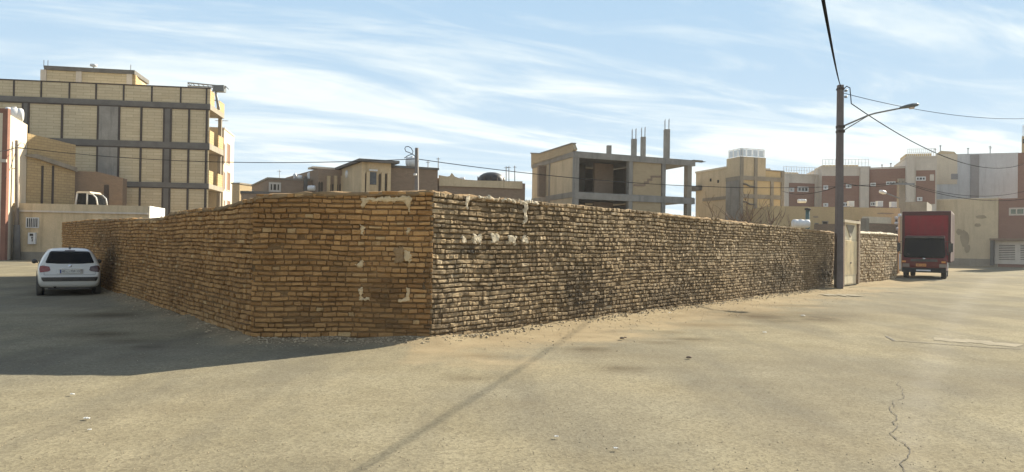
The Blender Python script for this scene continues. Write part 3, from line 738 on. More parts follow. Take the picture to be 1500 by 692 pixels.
mb = MB(); m0 = P(276, 128, 65); mb.tube([hA, m0], .02, 4); mb.tube([hA + Vector((.4, 0, 0)), m0 + Vector((.1, 0, 0))], .02, 4); mb.build('hook_rope', M['steel_dark'], hoist)

# ---- neighbour past the balconies
f, o, z = house('apartment_building', 'narrow beige apartment block seen just past the balconies of the unfinished block', 'building', 325.3, 67.4, 340, 72.5, 188, 9, 'render_pale', pxt=327, parapet='stone_white')
for py0, py1 in ((211, 240), (252, 279), (293, 320)):
    for a, b in ((327.2, 329.4), (331.8, 336.8)):
        window(f, o, a, py0 + (a - 327) * .25, b, py1 + (a - 327) * .1, 'wood', 'stone_white', .08, 0)
ant = thing('roof_antenna', 'thin television antenna on the narrow beige block', 'antenna', tuple(f.pt(1.5, z + .12, -.5)))
mb = MB(); p = f.pt(1.5, z + .1, -.5); mb.tube([p, p + Vector((0, 0, .9))], .03, 5); mb.build('mast', M['steel_grey'], ant)
mb = MB(); q = p + Vector((0, 0, .85)); mb.tube([q - Vector((.6, 0, 0)), q + Vector((.6, 0, 0))], .025, 5)
for k in range(5): r_ = q + Vector((-.5 + k * .25, 0, 0)); mb.tube([r_ - Vector((0, .3, .0)), r_ + Vector((0, .3, .0))], .015, 4)
mb.build('element', M['steel_grey'], ant)

# ---- low house on the left with its lit gable
f, lowh, zl = house('low_house', 'low tan rendered house with a barred window and pale parapet band, behind the white car', 'house', 8, 51.5, 217, 53.3, 300.5, 4.2, 'render_tan', pxt=100)
FLH = f
zband = f.uv(100, 309.5)[1]
mb = MB(); f.box(mb, -.05, f.L - .02, zband, zl + .05, -.3, .06); mb.build('parapet_band', M['render_beige'], lowh)
mb = MB(); f.box(mb, -.05, f.L - .02, zband - .12, zband - .003, -.02, .11); mb.build('cornice', M['stone_white'], lowh)
w = window(f, lowh, 38, 319, 57.5, 334, 'dark', 'white_metal', .06, 1)
u0, z0_ = f.uv(38, 334); u1, z1_ = f.uv(57.5, 319); mb = MB()
for k in range(7): uu = u0 + (u1 - u0) * (k + .5) / 7; f.box(mb, uu - .018, uu + .018, z0_, z1_, .055, .085)
mb.build('window_bar', M['white_metal'], w)
mb = MB(); f.pbox(mb, 43, 341, 53.5, 358, .0, .22); bx = mb.build('meter_box', M['white_metal'], lowh)
mb = MB(); f.pbox(mb, 45.5, 342.5, 50.5, 346, .22, .235); f.pbox(mb, 48, 347, 50, 350, .22, .235); f.pbox(mb, 48.6, 350.6, 50, 354, .22, .235); mb.build('dial', M['steel_dark'], bx)
mb = MB(); f.box(mb, 0, f.L, 0, .55, -.01, .02); mb.build('plinth', M['concrete_warm'], lowh)
bk = f.pt(f.L, 0, -4.2); ff = Face(f.p1, bk.xy)
mb = MB(); ff.box(mb, .0, ff.L, zband - .9, zl + .06, .003, .07); mb.build('flank_parapet', M['sunlit_white'], lowh, label='streaky white sunlit parapet at the end of the house')
mb = MB(); p3, p4, p5, p6 = f.pt(0, 0, -4.25), XY(150, 57.6), XY(178, 62.5), XY(2, 62); mb.prism([tuple(p3.xy), tuple(p4), tuple(p5), tuple(p6)], -.05, zl - .05); mb.build('rear_wing', M['render_tan'], lowh)
# dark brick stair room on the low house, and slanting beam
FD = Face(XY(80, 58.2), XY(178, 59.0)); mb = MB()
zda = FD.uv(82, 250)[1]; zdb = FD.uv(176, 261)[1]
FD.poly(mb, [(0, zl - .2), (FD.L, zl - .2), (FD.L, zdb), (FD.L * .6, zda), (0, zda)], -1.0, 0); mb.build('stair_room', M['brick_brown'], lowh)
mb = MB(); FD.pbox(mb, 153, 271, 159, 300, .0, .08); mb.build('downpipe', M['steel_dark'], lowh)
# gable wall running back along the left
FGb = Face(XY(37.5, 54.2), XY(108, 58.0)); mb = MB()
zg0, zg1 = FGb.uv(38, 195)[1], FGb.uv(107, 212)[1]
FGb.poly(mb, [(0, zl - .3), (FGb.L, zl - .3), (FGb.L, zg1), (0, zg0)], -.4, 0); mb.build('gable_wall', M['course_lit'], lowh)
mb = MB(); FGb.ppoly(mb, [(28, 228), (50, 232), (110, 252), (110, 246), (50, 226)], .0, .25); mb.build('sloping_beam', M['concrete_warm'], lowh)
for px in (61.5, 77): mb = MB(); u = FGb.uv(px, 270)[0]; FGb.box(mb, u - .08, u + .08, zl - .3, FGb.uv(px, 243)[1], -.02, .05); mb.build('post', M['steel_dark'], lowh)
# tall house at frame edge
FT0, FT1 = Face(XY(-120, 49.6), XY(7.5, 50.0)), Face(XY(7.6, 50.05), XY(37, 54.2))
tall = thing('town_house', 'tall house at the left edge with dull red front and pale sunlit flank', 'house', (FT0.p1.x, FT0.p1.y, 0))
zth = FT0.uv(6, 159)[1]; mb = MB(); FT0.box(mb, 0, FT0.L, -.05, zth, -.3, 0); mb.build('front_wall', M['red_paint'], tall)
zf0, zf1 = FT1.uv(9, 165)[1], FT1.uv(36, 181)[1]
mb = MB(); FT1.poly(mb, [(.02, -.05), (FT1.L, -.05), (FT1.L, zf1), (.02, zf0)], -6, -.02); mb.build('flank_wall', M['render_pale'], tall)
mb = MB(); FT0.box(mb, FT0.L - .5, FT0.L + .02, zth - 3.6, zth - 3.4, 0, .08); mb.build('ledge', M['stone_white'], tall)

def tank_h(label, px0, px1, py0, py1, Y, axis=(1, 0, 0), grp=None, white=True, name='water_tank'):
    a, b = P(px0, (py0 + py1) / 2, Y), P(px1, (py0 + py1) / 2, Y); r = (P(px0, py0, Y).z - P(px0, py1, Y).z) / 2
    c = (a + b) / 2; L = (b - a).length / 2
    o = thing(name, label, 'water tank', (c.x, c.y, c.z - r), group=grp)
    prof_ = [(0, -L), (r * .55, -L + .02), (r * .88, -L + r * .15), (r, -L + r * .35), (r * 1.0, -L * .4), (r * .96, -L * .36), (r * .96, -L * .33), (r, -L * .28), (r, L * .28), (r * .96, L * .33), (r * .96, L * .36), (r, L * .4), (r, L - r * .35), (r * .88, L - r * .15), (r * .55, L - .02), (0, L)]
    mb = MB(); mb.lathe(prof_, c, axis, 20); mb.build('barrel', M['white_metal' if white else 'galv'], o, True)
    mb = MB(); mb.lathe([(r * .3, 0), (r * .3, r * .12), (0, r * .14)], c + Vector((0, 0, r * .98)), (0, 0, 1), 12); mb.build('lid', M['white_metal'], o, True)
    return o
def tank_v(label, pxc, py0, py1, wpx, Y, grp=None, white=True):
    r = wpx / 2 * Y / F; t_, b_ = P(pxc, py0, Y), P(pxc, py1, Y); h = t_.z - b_.z
    o = thing('water_tank', label, 'water tank', tuple(b_), group=grp)
    mb = MB(); mb.lathe([(0, 0), (r, 0), (r, h * .3), (r * .96, h * .33), (r, h * .36), (r, h * .75), (r * .85, h * .87), (r * .35, h * .97), (0, h * .98)], b_, (0, 0, 1), 18); mb.build('barrel', M['white_metal' if white else 'galv'], o, True)
    mb = MB(); mb.lathe([(r * .3, h * .96), (r * .3, h * 1.03), (0, h * 1.04)], b_, (0, 0, 1), 12); mb.build('lid', M['galv'], o, True)
    return o
def cooler(label, px0, px1, py0, py1, Y, grp=None):
    a, b = P(px0, py1, Y), P(px1, py0, Y); w = (b.x - a.x); h = b.z - a.z; c = Vector(((a.x + b.x) / 2, Y, a.z))
    o = thing('roof_cooler', label, 'air cooler', tuple(c))
    mb = MB(); mb.box(c.x - w / 2, c.x + w / 2, Y - w * .4, Y + w * .4, c.z + h * .15, c.z + h * .92); bd = mb.build('casing', M['white_metal'], o)
    mb = MB()
    for k in range(7): z = c.z + h * (.22 + k * .095); mb.box(c.x - w * .42, c.x + w * .42, Y - w * .415, Y - w * .40 - .002, z, z + h * .05)
    mb.build('louvre', M['galv'], bd)
    mb = MB(); mb.box(c.x - w * .53, c.x + w * .53, Y - w * .43, Y + w * .43, c.z + h * .922, c.z + h); mb.build('lid', M['white_metal'], o)
    for sx in (-1, 1):
        for sy in (-1, 1): mb = MB(); x = c.x + sx * w * .42; y = Y + sy * w * .32; mb.box(x - .04, x + .04, y - .04, y + .04, c.z, c.z + h * .148); mb.build('leg', M['steel_grey'], o)
    return o
tank_h('white barrel water tank on top of the tall house at the left edge', 8, 33, 158, 179, 53, (.8, .6, 0))
# white metal frame on the low roof
cb0 = P(122, 301, 54.6)
fr = thing('vehicle_cab', 'white vehicle cab with dark glass showing above the low house parapet', 'vehicle cab', tuple(cb0))
def cq(px, py, dy=0.0): q_ = P(px, py, 54.6); return Vector((q_.x, q_.y + dy, q_.z))
for dy in (0, 1.3):
    for a, b in ((cq(110.5, 301, dy), cq(113.5, 282, dy)), (cq(127.5, 301, dy), cq(128, 282, dy))): mb = MB(); mb.tube([a, b], .06, 6); mb.build('cab_post', M['white_metal'], fr, True)
mb = MB(); mb.tube([cq(128, 284), cq(136, 285), cq(141, 290), cq(143, 301)], .05, 6); mb.tube([cq(128, 284, 1.3), cq(136, 285, 1.3), cq(141, 290, 1.3), cq(143, 301, 1.3)], .05, 6); mb.build('rear_rail', M['white_metal'], fr, True)
mb = MB(); a, b = cq(112, 283), cq(134, 283.5); mb.hexa([a + Vector((0, -.1, 0)), b + Vector((0, -.1, 0)), b + Vector((0, 1.4, 0)), a + Vector((0, 1.4, 0)), a + Vector((.1, -.05, .13)), b + Vector((-.1, -.05, .13)), b + Vector((-.1, 1.35, .13)), a + Vector((.1, 1.35, .13))]); mb.build('roof', M['render_pale'], fr)
mb = MB(); p_ = [cq(111.5, 301, .08), cq(127, 301, .08), cq(127.6, 283.5, .08), cq(114, 283.5, .08)]; mb.add(p_ + [v + Vector((0, 1.1, 0)) for v in p_], [(0, 1, 2, 3), (7, 6, 5, 4), (0, 4, 5, 1), (1, 5, 6, 2), (2, 6, 7, 3), (3, 7, 4, 0)]); mb.build('window', M['car_glass'], fr)
mb = MB(); p_ = [cq(128.5, 301, .1), cq(142, 301, .1), cq(140, 291, .1), cq(135.5, 286, .1), cq(128.5, 285, .1)]; n_ = 5; mb.add(p_ + [v + Vector((0, 1.1, 0)) for v in p_], [tuple(range(5)), tuple(range(9, 4, -1))] + [(k, k + 5, (k + 1) % 5 + 5, (k + 1) % 5) for k in range(5)]); mb.build('window', M['car_glass'], fr)
# pole before the low house
lp = G(24.5, 381); 
lpole = thing('utility_pole', 'slim pale utility pole with a small lamp, standing before the low tan house', 'pole', (lp.x, lp.y, 0))
lt = P(24.5, 206, lp.y); mb = MB(); mb.tube([lp - Vector((0, 0, .1)), Vector((lt.x, lp.y, lt.z))], [.17, .1], 8); mb.build('pole_shaft', M['pole_dark'], lpole, True)
mb = MB(); mb.tube([P(24.5, 248, lp.y), P(20, 247, lp.y), P(15, 249, lp.y)], .025, 5); mb.build('lamp_arm', M['steel_grey'], lpole)
mb = MB(); c = P(13, 248.5, lp.y); mb.lathe([(0, .12), (.08, .1), (.16, 0), (.12, -.05), (0, -.06)], c, (0, 0, 1), 10); mb.build('lamp_head', M['white_metal'], lpole, True)
mb = MB(); mb.tube([lp - Vector((0, 0, .1)), P(24.5, 330, lp.y)], [.26, .2], 8); mb.build('base_sleeve', M['concrete_dark'], lpole, True)
mb = MB(); c = G(22, 380); b0 = len(mb.v); n = 18
for j in range(5):
    for i in range(n): a = 2 * math.pi * i / n; rr = (1.7 * (1 - j / 4.0) + .05) * (1 + .25 * nz(i * .9, j, 2)); mb.v.append(c + Vector((rr * math.cos(a), rr * .6 * math.sin(a), .02 + .7 * (j / 4.0) ** 1.2)))
for j in range(4):
    for i in range(n): i2 = (i + 1) % n; mb.f.append((j * n + i, j * n + i2, (j + 1) * n + i2, (j + 1) * n + i))
tag(mb.build('soil_heap', M['concrete_warm'], None, True), 'small heap of soil round the foot of the slim pole', 'soil heap')

# ---- little houses behind the wall
f, o, z = house('low_house', 'yellow brick hut seen over the wall beside the narrow beige block', 'hut', 338.5, 60.4, 349.5, 60.2, 270, 3, 'brick_yellow', parapet='concrete_warm')
f, o, z = house('low_house', 'flat grey roof edge just showing over the corner wall', 'house', 352, 46, 392, 46.5, 284, 6, 'brick_dull', parapet='concrete_dark', ph=.15)
mb = MB(); f.pbox(mb, 369, 276, 371, 283, -.6, -.5); mb.build('chimney', M['concrete'], o)
f, o, z = house('low_house', 'dull brick house with a framed window and a thin antenna, left of the roof tanks', 'house', 391, 50, 466, 51.5, 263, 8, 'brick_dull', pxt=400, parapet='concrete_warm')
window(f, o, 393.5, 268, 411.5, 281, 'interior', 'stone_white', .12, 2, name='window')
mb = MB(); f.pbox(mb, 445, 259, 449, 290, .0, .25); mb.build('chimney', M['concrete_dark'], o)
ant = thing('roof_antenna', 'thin bare rod antenna on the dull brick house', 'antenna', tuple(P(409.5, 262, 51)))
mb = MB(); mb.tube([P(409.5, 263, 51), P(409.3, 249, 51)], .02, 5); mb.tube([P(406, 251, 51), P(412, 251.4, 51)], .012, 4); mb.build('mast', M['steel_grey'], ant)
tank_v('grey upright roof tank, left of three on the dull brick house', 432, 254.5, 263, 5.5, 52, white=False)
tank_h('low white barrel tank between two uprights on the dull brick house', 435.5, 443, 257, 263, 52.5)
tank_v('white upright roof tank with domed top, right of three on the dull brick house', 453.5, 252.5, 262.5, 7, 52)
tank_h('white barrel tank lying low against the dark chimney', 450.5, 462, 272, 280, 49)
f, o, z = house('town_house', 'brown house with narrow arches and a cream roof strip, beside the big white tank', 'house', 465, 50, 528, 51.5, 248, 9, 'brick_dull', pxt=480)
mb = MB(); f.pbox(mb, 464, 242, 520, 248.4, -2.2, -1.0); mb.build('roof_strip', M['render_pale'], o)
mb = MB(); f.pbox(mb, 504, 262, 529, 300, .0, 1.2); mb.build('annex', M['brick_brown'], o)
for px in (467.5, 471, 483, 487.5, 493, 498.5):
    u0, z0_ = f.uv(px, 292); z1_ = f.uv(px, 269 if px > 475 else 266)[1]; mb = MB()
    pts = [(u0 - .07, z0_), (u0 + .07, z0_), (u0 + .07, z1_ - .1), (u0, z1_), (u0 - .07, z1_ - .1)]; f.poly(mb, pts, -.02, .02); mb.build('arch_window', M['interior'], o)
for px in (480.5, 490.5, 501): u = f.uv(px, 280)[0]; mb = MB(); f.box(mb, u - .1, u + .1, 0, f.uv(px, 258)[1], 0, .18); mb.build('pilaster', M['render_tan'], o)
tank_h('big white barrel tank between the arched brown houses', 506, 527, 249.5, 262, 49.5)
f, o, z = house('town_house', 'tan house with arched porch and flat overhanging roof, left of the mid pole', 'house', 528, 46, 571, 46.8, 238, 8, 'render_tan', pxt=540)
mb = MB(); f.box(mb, -.25, f.uv(583, 236)[0], z, z + .17, -7, .35); mb.build('roof_slab', M['concrete_dark'], o)
mb = MB(); f.pbox(mb, 541.5, 252, 551, 271, -.02, .03); mb.build('window', M['glass_dark'], o)
mb = MB(); f.pbox(mb, 540.5, 248.2, 552.5, 251.4, -.02, .1); mb.build('awning', M['white_metal'], o)
for px in (534.5, 556, 564.5):
    u0, z0_ = f.uv(px, 295); z1_ = f.uv(px, 254)[1]; mb = MB(); f.poly(mb, [(u0 - .09, z0_), (u0 + .09, z0_), (u0 + .09, z1_ - .12), (u0, z1_), (u0 - .09, z1_ - .12)], -.02, .025); mb.build('arch_window', M['interior'], o)
for px in (531, 538, 560, 568.5): u = f.uv(px, 270)[0]; mb = MB(); f.box(mb, u - .1, u + .1, 0, z - .6, 0, .2); mb.build('pilaster', M['render_tan'], o)
f2 = Face(f.p1, XY(642, 48.2)); z2 = f2.uv(610, 247)[1]
flat_h = thing('low_house', 'plain brown brick house with flat dark roof edge behind the mid pole', 'house', (f2.p0.x, f2.p0.y, 0))
mb = MB(); f2.box(mb, .02, f2.L, -.05, z2, -8, -.3); mb.build('wall', M['brick_brown'], flat_h)
mb = MB(); f2.box(mb, .02, f2.L + .05, z2, z2 + .14, -8, -.2); mb.build('roof_slab', M['concrete_dark'], flat_h)
tank_h('white barrel tank on the brown house, just left of the mid pole', 594, 613, 230, 244.5, 49.5)
mpole = thing('utility_pole', 'bare concrete pole with an upper wire loop, rising over the middle of the corner wall', 'pole', tuple(XY(611, 42)) + (0,))
mt = P(610.5, 217, 42); mb = MB(); p0 = XY(611, 42); mb.tube([(p0.x, 42, -.1), (mt.x, 42, mt.z)], [.16, .1], 8); mb.build('pole_shaft', M['pole_dark'], mpole, True)
mb = MB(); mb.lathe([(0, 0), (.09, .02), (.09, .12), (0, .14)], P(608, 258, 41.8), (0, 0, 1), 8); mb.build('insulator', M['white_metal'], mpole, True)
mb = MB(); mb.tube([P(x, y, 41.9) for x, y in ((609, 230), (604, 226), (600, 224), (594.5, 222), (593, 218), (594, 215.5), (598, 214.7), (602, 217), (605, 222), (604, 226), (598, 228), (592, 232))], .022, 5); mb.build('wire_loop', M['cable'], mpole, True)
# long low roof with dark dome
f, o, z = house('low_house', 'long low house with a pale parapet left of the bare concrete shell', 'house', 642, 48.6, 768, 52, 262, 9, 'brick_brown', pxt=660)
mb = MB(); f.ppoly(mb, [(642.5, 257), (654, 259), (659, 258), (661, 254), (665, 259), (680, 264.5), (764, 266), (764, 277), (642.5, 272.5)], .0, .12); mb.build('parapet', M['render_beige'], o)
mb = MB(); c = P(720, 266, 52); n = 18; rx = 20.5 * 52 / F; hgt = 13.5 * 52 / F
mb.lathe([(rx, 0), (rx * .97, hgt * .3), (rx * .85, hgt * .58), (rx * .62, hgt * .82), (rx * .33, hgt * .96), (0, hgt)], c, (0, 0, 1), 24)
dm = thing('roof_dome', 'dark domed cover on the roof of the long low house', 'dome', tuple(c)); mb.build('cover', M['dark_cover'], dm, True)
mb = MB(); p0_, p1_ = P(701, 266, 52), P(738, 266.5, 52)
for k in range(5): a = p0_.lerp(p1_, k / 4); mb.tube([a - Vector((0, 1.0, .5)), a + Vector((0, -1.0, .25))], .04, 5)
mb.build('strut', M['steel_dark'], dm)
for k, (px, py0, py1) in enumerate([(741.5, 244, 266), (745.5, 243.5, 266), (754, 243, 266), (642, 231, 246), (627, 236, 246)]):
    mb = MB(); Y = 50 if px > 700 else 48; mb.tube([P(px, py1, Y), P(px, py0, Y)], .03, 5); mb.tube([P(px - 3, py0 + 2, Y), P(px + 3, py0 + 2.2, Y)], .015, 4)
    tag(mb.build('roof_antenna', M['steel_grey'], None), 'thin rod antenna on a low roof between the mid pole and the concrete shell', 'antenna', 'rod antennas on the low roofs')
tank_h('tiny pale roof cooler on the long low house, left of the dome', 673, 681, 260, 265, 51)

# ---- the bare concrete shell
pS0, pS1 = XY(841, 52), XY(1016, 56.5)
FX = Face(pS0, pS1); FXl = Face(XY(778, 61), pS0)
shell = thing('unfinished_building', 'bare two storey concrete shell with open bays and rebar columns on its roof', 'building', (pS0.x, pS0.y, 0))
zs = lambda py: FX.uv(845, py)[1]
zr1, zr0, zf1, zf0 = zs(221.5), zs(228.5), zs(281), zs(289)
D = 10.0
uX = lambda px, py=260: FX.uv(px, py)[0]
u965 = uX(966)
dirb = Vector((FXl.p0.x - FXl.p1.x, FXl.p0.y - FXl.p1.y)).normalized()
def q2(u, b, d=0.0): v = FX.p0 + FX.t * u + FX.n * d + dirb * b; return (v.x, v.y)
for a, b in ((zr0, zr1), (zf0, zf1)):
    mb = MB(); mb.prism([q2(.0, .05), q2(FX.L, .05), q2(FX.L, 9), q2(.0, 9)], a, b); sl = mb.build('floor_slab', M['concrete'], shell)
    mb = MB(); FX.box(mb, -.02, FX.L + .02, a - .12, b - .05, -.3, .06); mb.build('edge_beam', M['concrete'], shell)
mb = MB(); FX.box(mb, FX.L - .2, FX.L + .7, zr1 - .06, zr1 + .02, -.6, .1); mb.build('slab_overhang', M['concrete'], shell)
for px in (845, 924, 972.5): 
    for z0_, z1_ in ((0, zf0 - .12), (zf1 - .04, zr0 - .12)):
        u = uX(px); mb = MB(); FX.box(mb, u - .16, u + .16, z0_, z1_, -.34, .02); mb.build('column', M['concrete'], shell)
for z0_, z1_ in ((0, zf0 - .12), (zf1 - .04, zr0 - .12)):
    u = uX(1010); mb = MB(); FX.box(mb, u - .2, u + .2, z0_, z1_, -.4, .02); mb.build('column', M['concrete_warm'], shell)
    u = uX(980); mb = MB(); FX.box(mb, u - .12, u + .12, z0_, z1_, -6.4, -6.1); mb.build('column', M['concrete'], shell)
    # brick infill bay and inner walls
    mb = MB(); FX.box(mb, uX(928), uX(969), z0_, z1_, -.22, -.06); inf = mb.build('brick_infill', M['brick_yellow'], shell)
    mb = MB(); mb.prism([q2(uX(896), .1, -2.2), q2(uX(924), .1, -2.2), q2(uX(924), .1, -2.45), q2(uX(896), .1, -2.45)], z0_, z1_); mb.build('inner_wall', M['brick_dull'], shell)
    mb = MB(); mb.prism([q2(.3, 0, -6), q2(u965, 0, -6), q2(u965, 0, -6.25), q2(.3, 0, -6.25)], z0_, z1_); mb.build('inner_wall', M['brick_dull'], shell)
    mb = MB(); mb.prism([q2(u965 - .2, 0, -.4), q2(u965, 0, -.4), q2(u965, 0, -6), q2(u965 - .2, 0, -6)], z0_, z1_); mb.build('inner_wall', M['brick_dull'], shell)
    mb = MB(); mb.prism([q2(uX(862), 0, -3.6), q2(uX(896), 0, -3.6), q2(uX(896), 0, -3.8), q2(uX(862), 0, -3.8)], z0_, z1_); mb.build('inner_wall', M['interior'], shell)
# mark of a removed stair on the infill
st_ = [(929, 273), (946, 273), (946, 269), (951, 269), (951, 265), (956, 265), (956, 260.5), (969, 260.5), (969, 257.5), (954, 257.5), (954, 262), (949, 262), (949, 266), (944, 266), (944, 270), (929, 270)]
mb = MB(); FX.ppoly(mb, st_, -.1, -.03); mb.build('stair_scar', M['brick_brown'], shell)
# side wall
zl1 = FXl.uv(790, 226)[1]
mb = MB(); FXl.poly(mb, [(0, -.05), (FXl.L - .18, -.05), (FXl.L - .18, FXl.uv(838, 224)[1]), (0, FXl.uv(778, 246)[1])], -.25, 0); mb.build('side_wall', M['render_tan'], shell)
mb = MB(); FXl.poly(mb, [FXl.uv(778, 246), FXl.uv(838, 223), FXl.uv(841, 219), FXl.uv(838, 210.5), FXl.uv(791, 225.5), FXl.uv(778, 225)], -.25, .0); mb.build('sloping_parapet', M['brick_yellow'], shell)
mb = MB(); FXl.ppoly(mb, [(791, 224.2), (838.5, 209.2), (838.5, 210.8), (791, 225.8)], -.3, .05); FXl.ppoly(mb, [(777.5, 223.8), (791, 224.3), (791, 225.9), (777.5, 225.4)], -.3, .05); mb.build('coping', M['concrete'], shell)
mb = MB(); FXl.box(mb, 0, FXl.L - .3, zf0, zf1, 0, .05); FXl.box(mb, 0, FXl.L - .3, zr0 - .05, zr1 - .1, 0, .05); mb.build('ring_beam', M['concrete_warm'], shell)
for px in (805,): mb = MB(); u = FXl.uv(px, 260)[0]; FXl.box(mb, u - .15, u + .15, 0, zr0 - .06, 0, .035); mb.build('column', M['concrete_warm'], shell)
# roof stubs with rebar
for px, py, w, back, bars in ((890, 213.5, 6, 3, 0), (926.5, 204, 6.5, 1.2, 1), (940, 201, 6, 3.5, 1), (974.5, 190, 7, .2, 1)):
    Y = 53.5 + (px - 841) * .025 + back; c = XY(px, Y); zt_ = P(px, py, Y).z; r_ = w / 2 * Y / F * 1.15
    mb = MB(); mb.box(c.x - r_, c.x + r_, Y - r_, Y + r_, zr1 - .05, zt_); cl = mb.build('column_stub', M['concrete'], shell)
    if bars:
        mb = MB()
        for sx, sy, hh in ((-1, -1, .75), (1, -1, .8), (-1, 1, .7), (1, 1, .78)): mb.tube([(c.x + sx * r_ * .7, Y + sy * r_ * .7, zt_ - .1), (c.x + sx * r_ * .75, Y + sy * r_ * .7, zt_ + hh)], .02, 5)
        mb.build('rebar', M['steel_grey'], cl)
mb = MB()
for k in range(5): a = FX.pt(FX.L + .4, zr1 - .03, -.1 - k * .12); mb.tube([a, a + Vector((.6 + .2 * nz(k * 3, 1), 0, -.05 + .15 * nz(k, 2)))], .018, 4)
mb.build('rebar', M['steel_dark'], shell)

# ---- tower block: front face right of the corner, long flank running back to the left
FT = Face(XY(1084, 57), XY(1146.5, 58.5)); FTL = Face(XY(1018, 63.5), XY(1084, 57))
tw = thing('apartment_building', 'framed beige tower block with glassy roof railing and long left flank, behind the bare shrubs', 'building', (FT.p0.x, FT.p0.y, 0))
ut = lambda px: FT.uv(px, 260)[0]; zT = FT.uv(1090, 229.5)[1]; zM = FT.uv(1130, 251)[1]; zb2 = FT.uv(1090, 261)[1]; zb3 = FT.uv(1090, 287.5)[1]
ul = FTL.uv(1064, 260)[0]; bdir = (FTL.p0 - FTL.p1).normalized(); Lb = FTL.L - ul
def tq(u, b, d=0.0): q = FT.p0 + FT.t * u + FT.n * d + bdir * b; return (q.x, q.y)
mb = MB(); mb.prism([tq(0, 0), tq(ut(1121.5), 0), tq(ut(1121.5), Lb), tq(0, Lb)], zM - .5, zT); mb.build('upper_wall', M['render_beige'], tw)
mb = MB(); mb.prism([tq(.02, 0, -.004), tq(FT.L, 0, -.004), tq(FT.L, Lb + .02), tq(.02, Lb + .02)], -.05, zM); mb.build('wall', M['render_yellow'], tw)
zw = FTL.uv(1042, 250.5)[1]
mb = MB(); FTL.box(mb, 0, ul, -.05, zw, -4, -.01); mb.build('flank_wing', M['render_beige'], tw)
mb = MB(); FTL.box(mb, -.05, ul - .02, zw, zw + .15, -4, .05); mb.build('parapet', M['render_pale'], tw)
mb = MB(); FTL.pbox(mb, 1014, 274, 1028, 279, -1.0, .3); mb.build('porch_roof', M['concrete_dark'], tw)
for px, py in ((1041, 264), (1052, 266)): mb = MB(); FTL.pbox(mb, px - 1, py - 2, px + 1, py + 2, -.02, .02); mb.build('vent_hole', M['dark'], tw)
mb = MB(); FTL.box(mb, FTL.uv(1030, 280)[0], ul, zb3 - .15, zb3 + .1, -.02, .05); mb.build('floor_beam', M['concrete_warm'], tw)
mb = MB(); FTL.box(mb, ul + .02, FTL.L - .15, 0, zb2 - .16, -.02, .05); mb.build('concrete_panel', M['concrete'], tw)
for zz_ in (zb2, zb3): mb = MB(); FT.box(mb, 0, FT.L, zz_ - .16, zz_ + .16, -.02, .07); mb.build('floor_beam', M['concrete_warm'], tw)
mb = MB(); FTL.box(mb, ul, FTL.L - .02, zb2 - .15, zb2 + .15, -.02, .065); mb.build('floor_beam', M['concrete_warm'], tw)
for px, zt_ in ((1086, zT), (1106.5, zT), (1130.5, zb2), (1145.8, zM)): mb = MB(); u = ut(px); FT.box(mb, u - .14, u + .14, 0, zt_ - .02, -.02, .08); mb.build('column', M['concrete_warm'], tw)
mb = MB(); FT.box(mb, ut(1122.3), FT.L + .05, zM, zM + .08, -3, .06); mb.build('parapet_cap', M['concrete_warm'], tw)
for py in (270, 296):
    mb = MB(); a = [FT.uv(x, y) for x, y in ((1088, py), (1092, py + .5), (1097, py + 3.5), (1104, py + 4))]; mb.tube([FT.pt(u, z_, .12) for u, z_ in a], .06, 6); mb.build('curved_pipe', M['concrete_dark'], tw)
M['rail_glass'] = gloss('rail_glass', (.62, .68, .72), .15, spec=.5)
mb = MB(); mg = MB(); ur = ut(1121)
for f_, a0_, a1_ in ((FT, .06, ur), (FTL, ul + .06, FTL.L - .06)):
    nn = max(2, int((a1_ - a0_) / .55))
    for k in range(nn + 1): u = a0_ + (a1_ - a0_) * k / nn; f_.box(mb, u - .02, u + .02, zT, zT + .62, -.18, -.14)
    f_.box(mb, a0_ + .02, a1_ - .02, zT + .62, zT + .66, -.185, -.135)
    for k in range(nn): u = a0_ + (a1_ - a0_) * k / nn; f_.box(mg, u + .06, u + (a1_ - a0_) / nn - .06, zT + .06, zT + .58, -.165, -.155)
rl = mb.build('roof_railing', M['white_metal'], tw); mg.build('rail_panel', M['rail_glass'], rl)

# ---- row of red houses at the far right
def redhouse(label, px0, d0, px1, d1, ytop, reds, pils, pav=None, wins=(), body='stone_white', by=303):
    f, o, z = house('town_house', label, 'house', px0, d0, px1, d1, ytop, 10, body, parapet='stone_white', ph=.15)
    for a, y0, b, y1 in reds: mb = MB(); f.pbox(mb, a, y0, b, y1, -.02, .05); mb.build('brick_panel', M['brick_red'], o)
    for a, y0, b in pils: mb = MB(); u0, z1 = f.uv(a, y0); u1 = f.uv(b, y0)[0]; f.box(mb, u0, u1, 0, z1, 0, .35); mb.build('pilaster', M['stone_white'], o)
    f3 = Face(f.pt(0, 0, .055).xy, f.pt(f.L, 0, .055).xy)
    for a, y0, b, y1 in wins: window(f3, o, a, y0, b, y1, 'glass_dark', 'white_metal', .1, 2)
    if pav:
        a, y0, b, y1 = pav; mb = MB(); u0 = f.uv(a, y0)[0]; u1 = f.uv(b, y0)[0]; zt_ = f.uv((a + b) / 2, y0)[1]; f.box(mb, u0, u1, z, zt_, -6, -1.5); mb.build('roof_room', M['render_yellow'], o)
        mb = MB(); n = 14
        ulo, uhi = max(.1, u0 - 2), min(f.L - .1, u1 + 2)
        for k in range(n + 1): u = ulo + (uhi - ulo) * k / n; f.box(mb, u - .02, u + .02, z + .15, z + 1.0, -.24, -.2)
        f.box(mb, ulo, uhi, z + .97, z + 1.0, -.26, -.19); f.box(mb, ulo, uhi, z + .55, z + .58, -.235, -.205); mb.build('roof_railing', M['white_metal'], o)
    return f, o, z
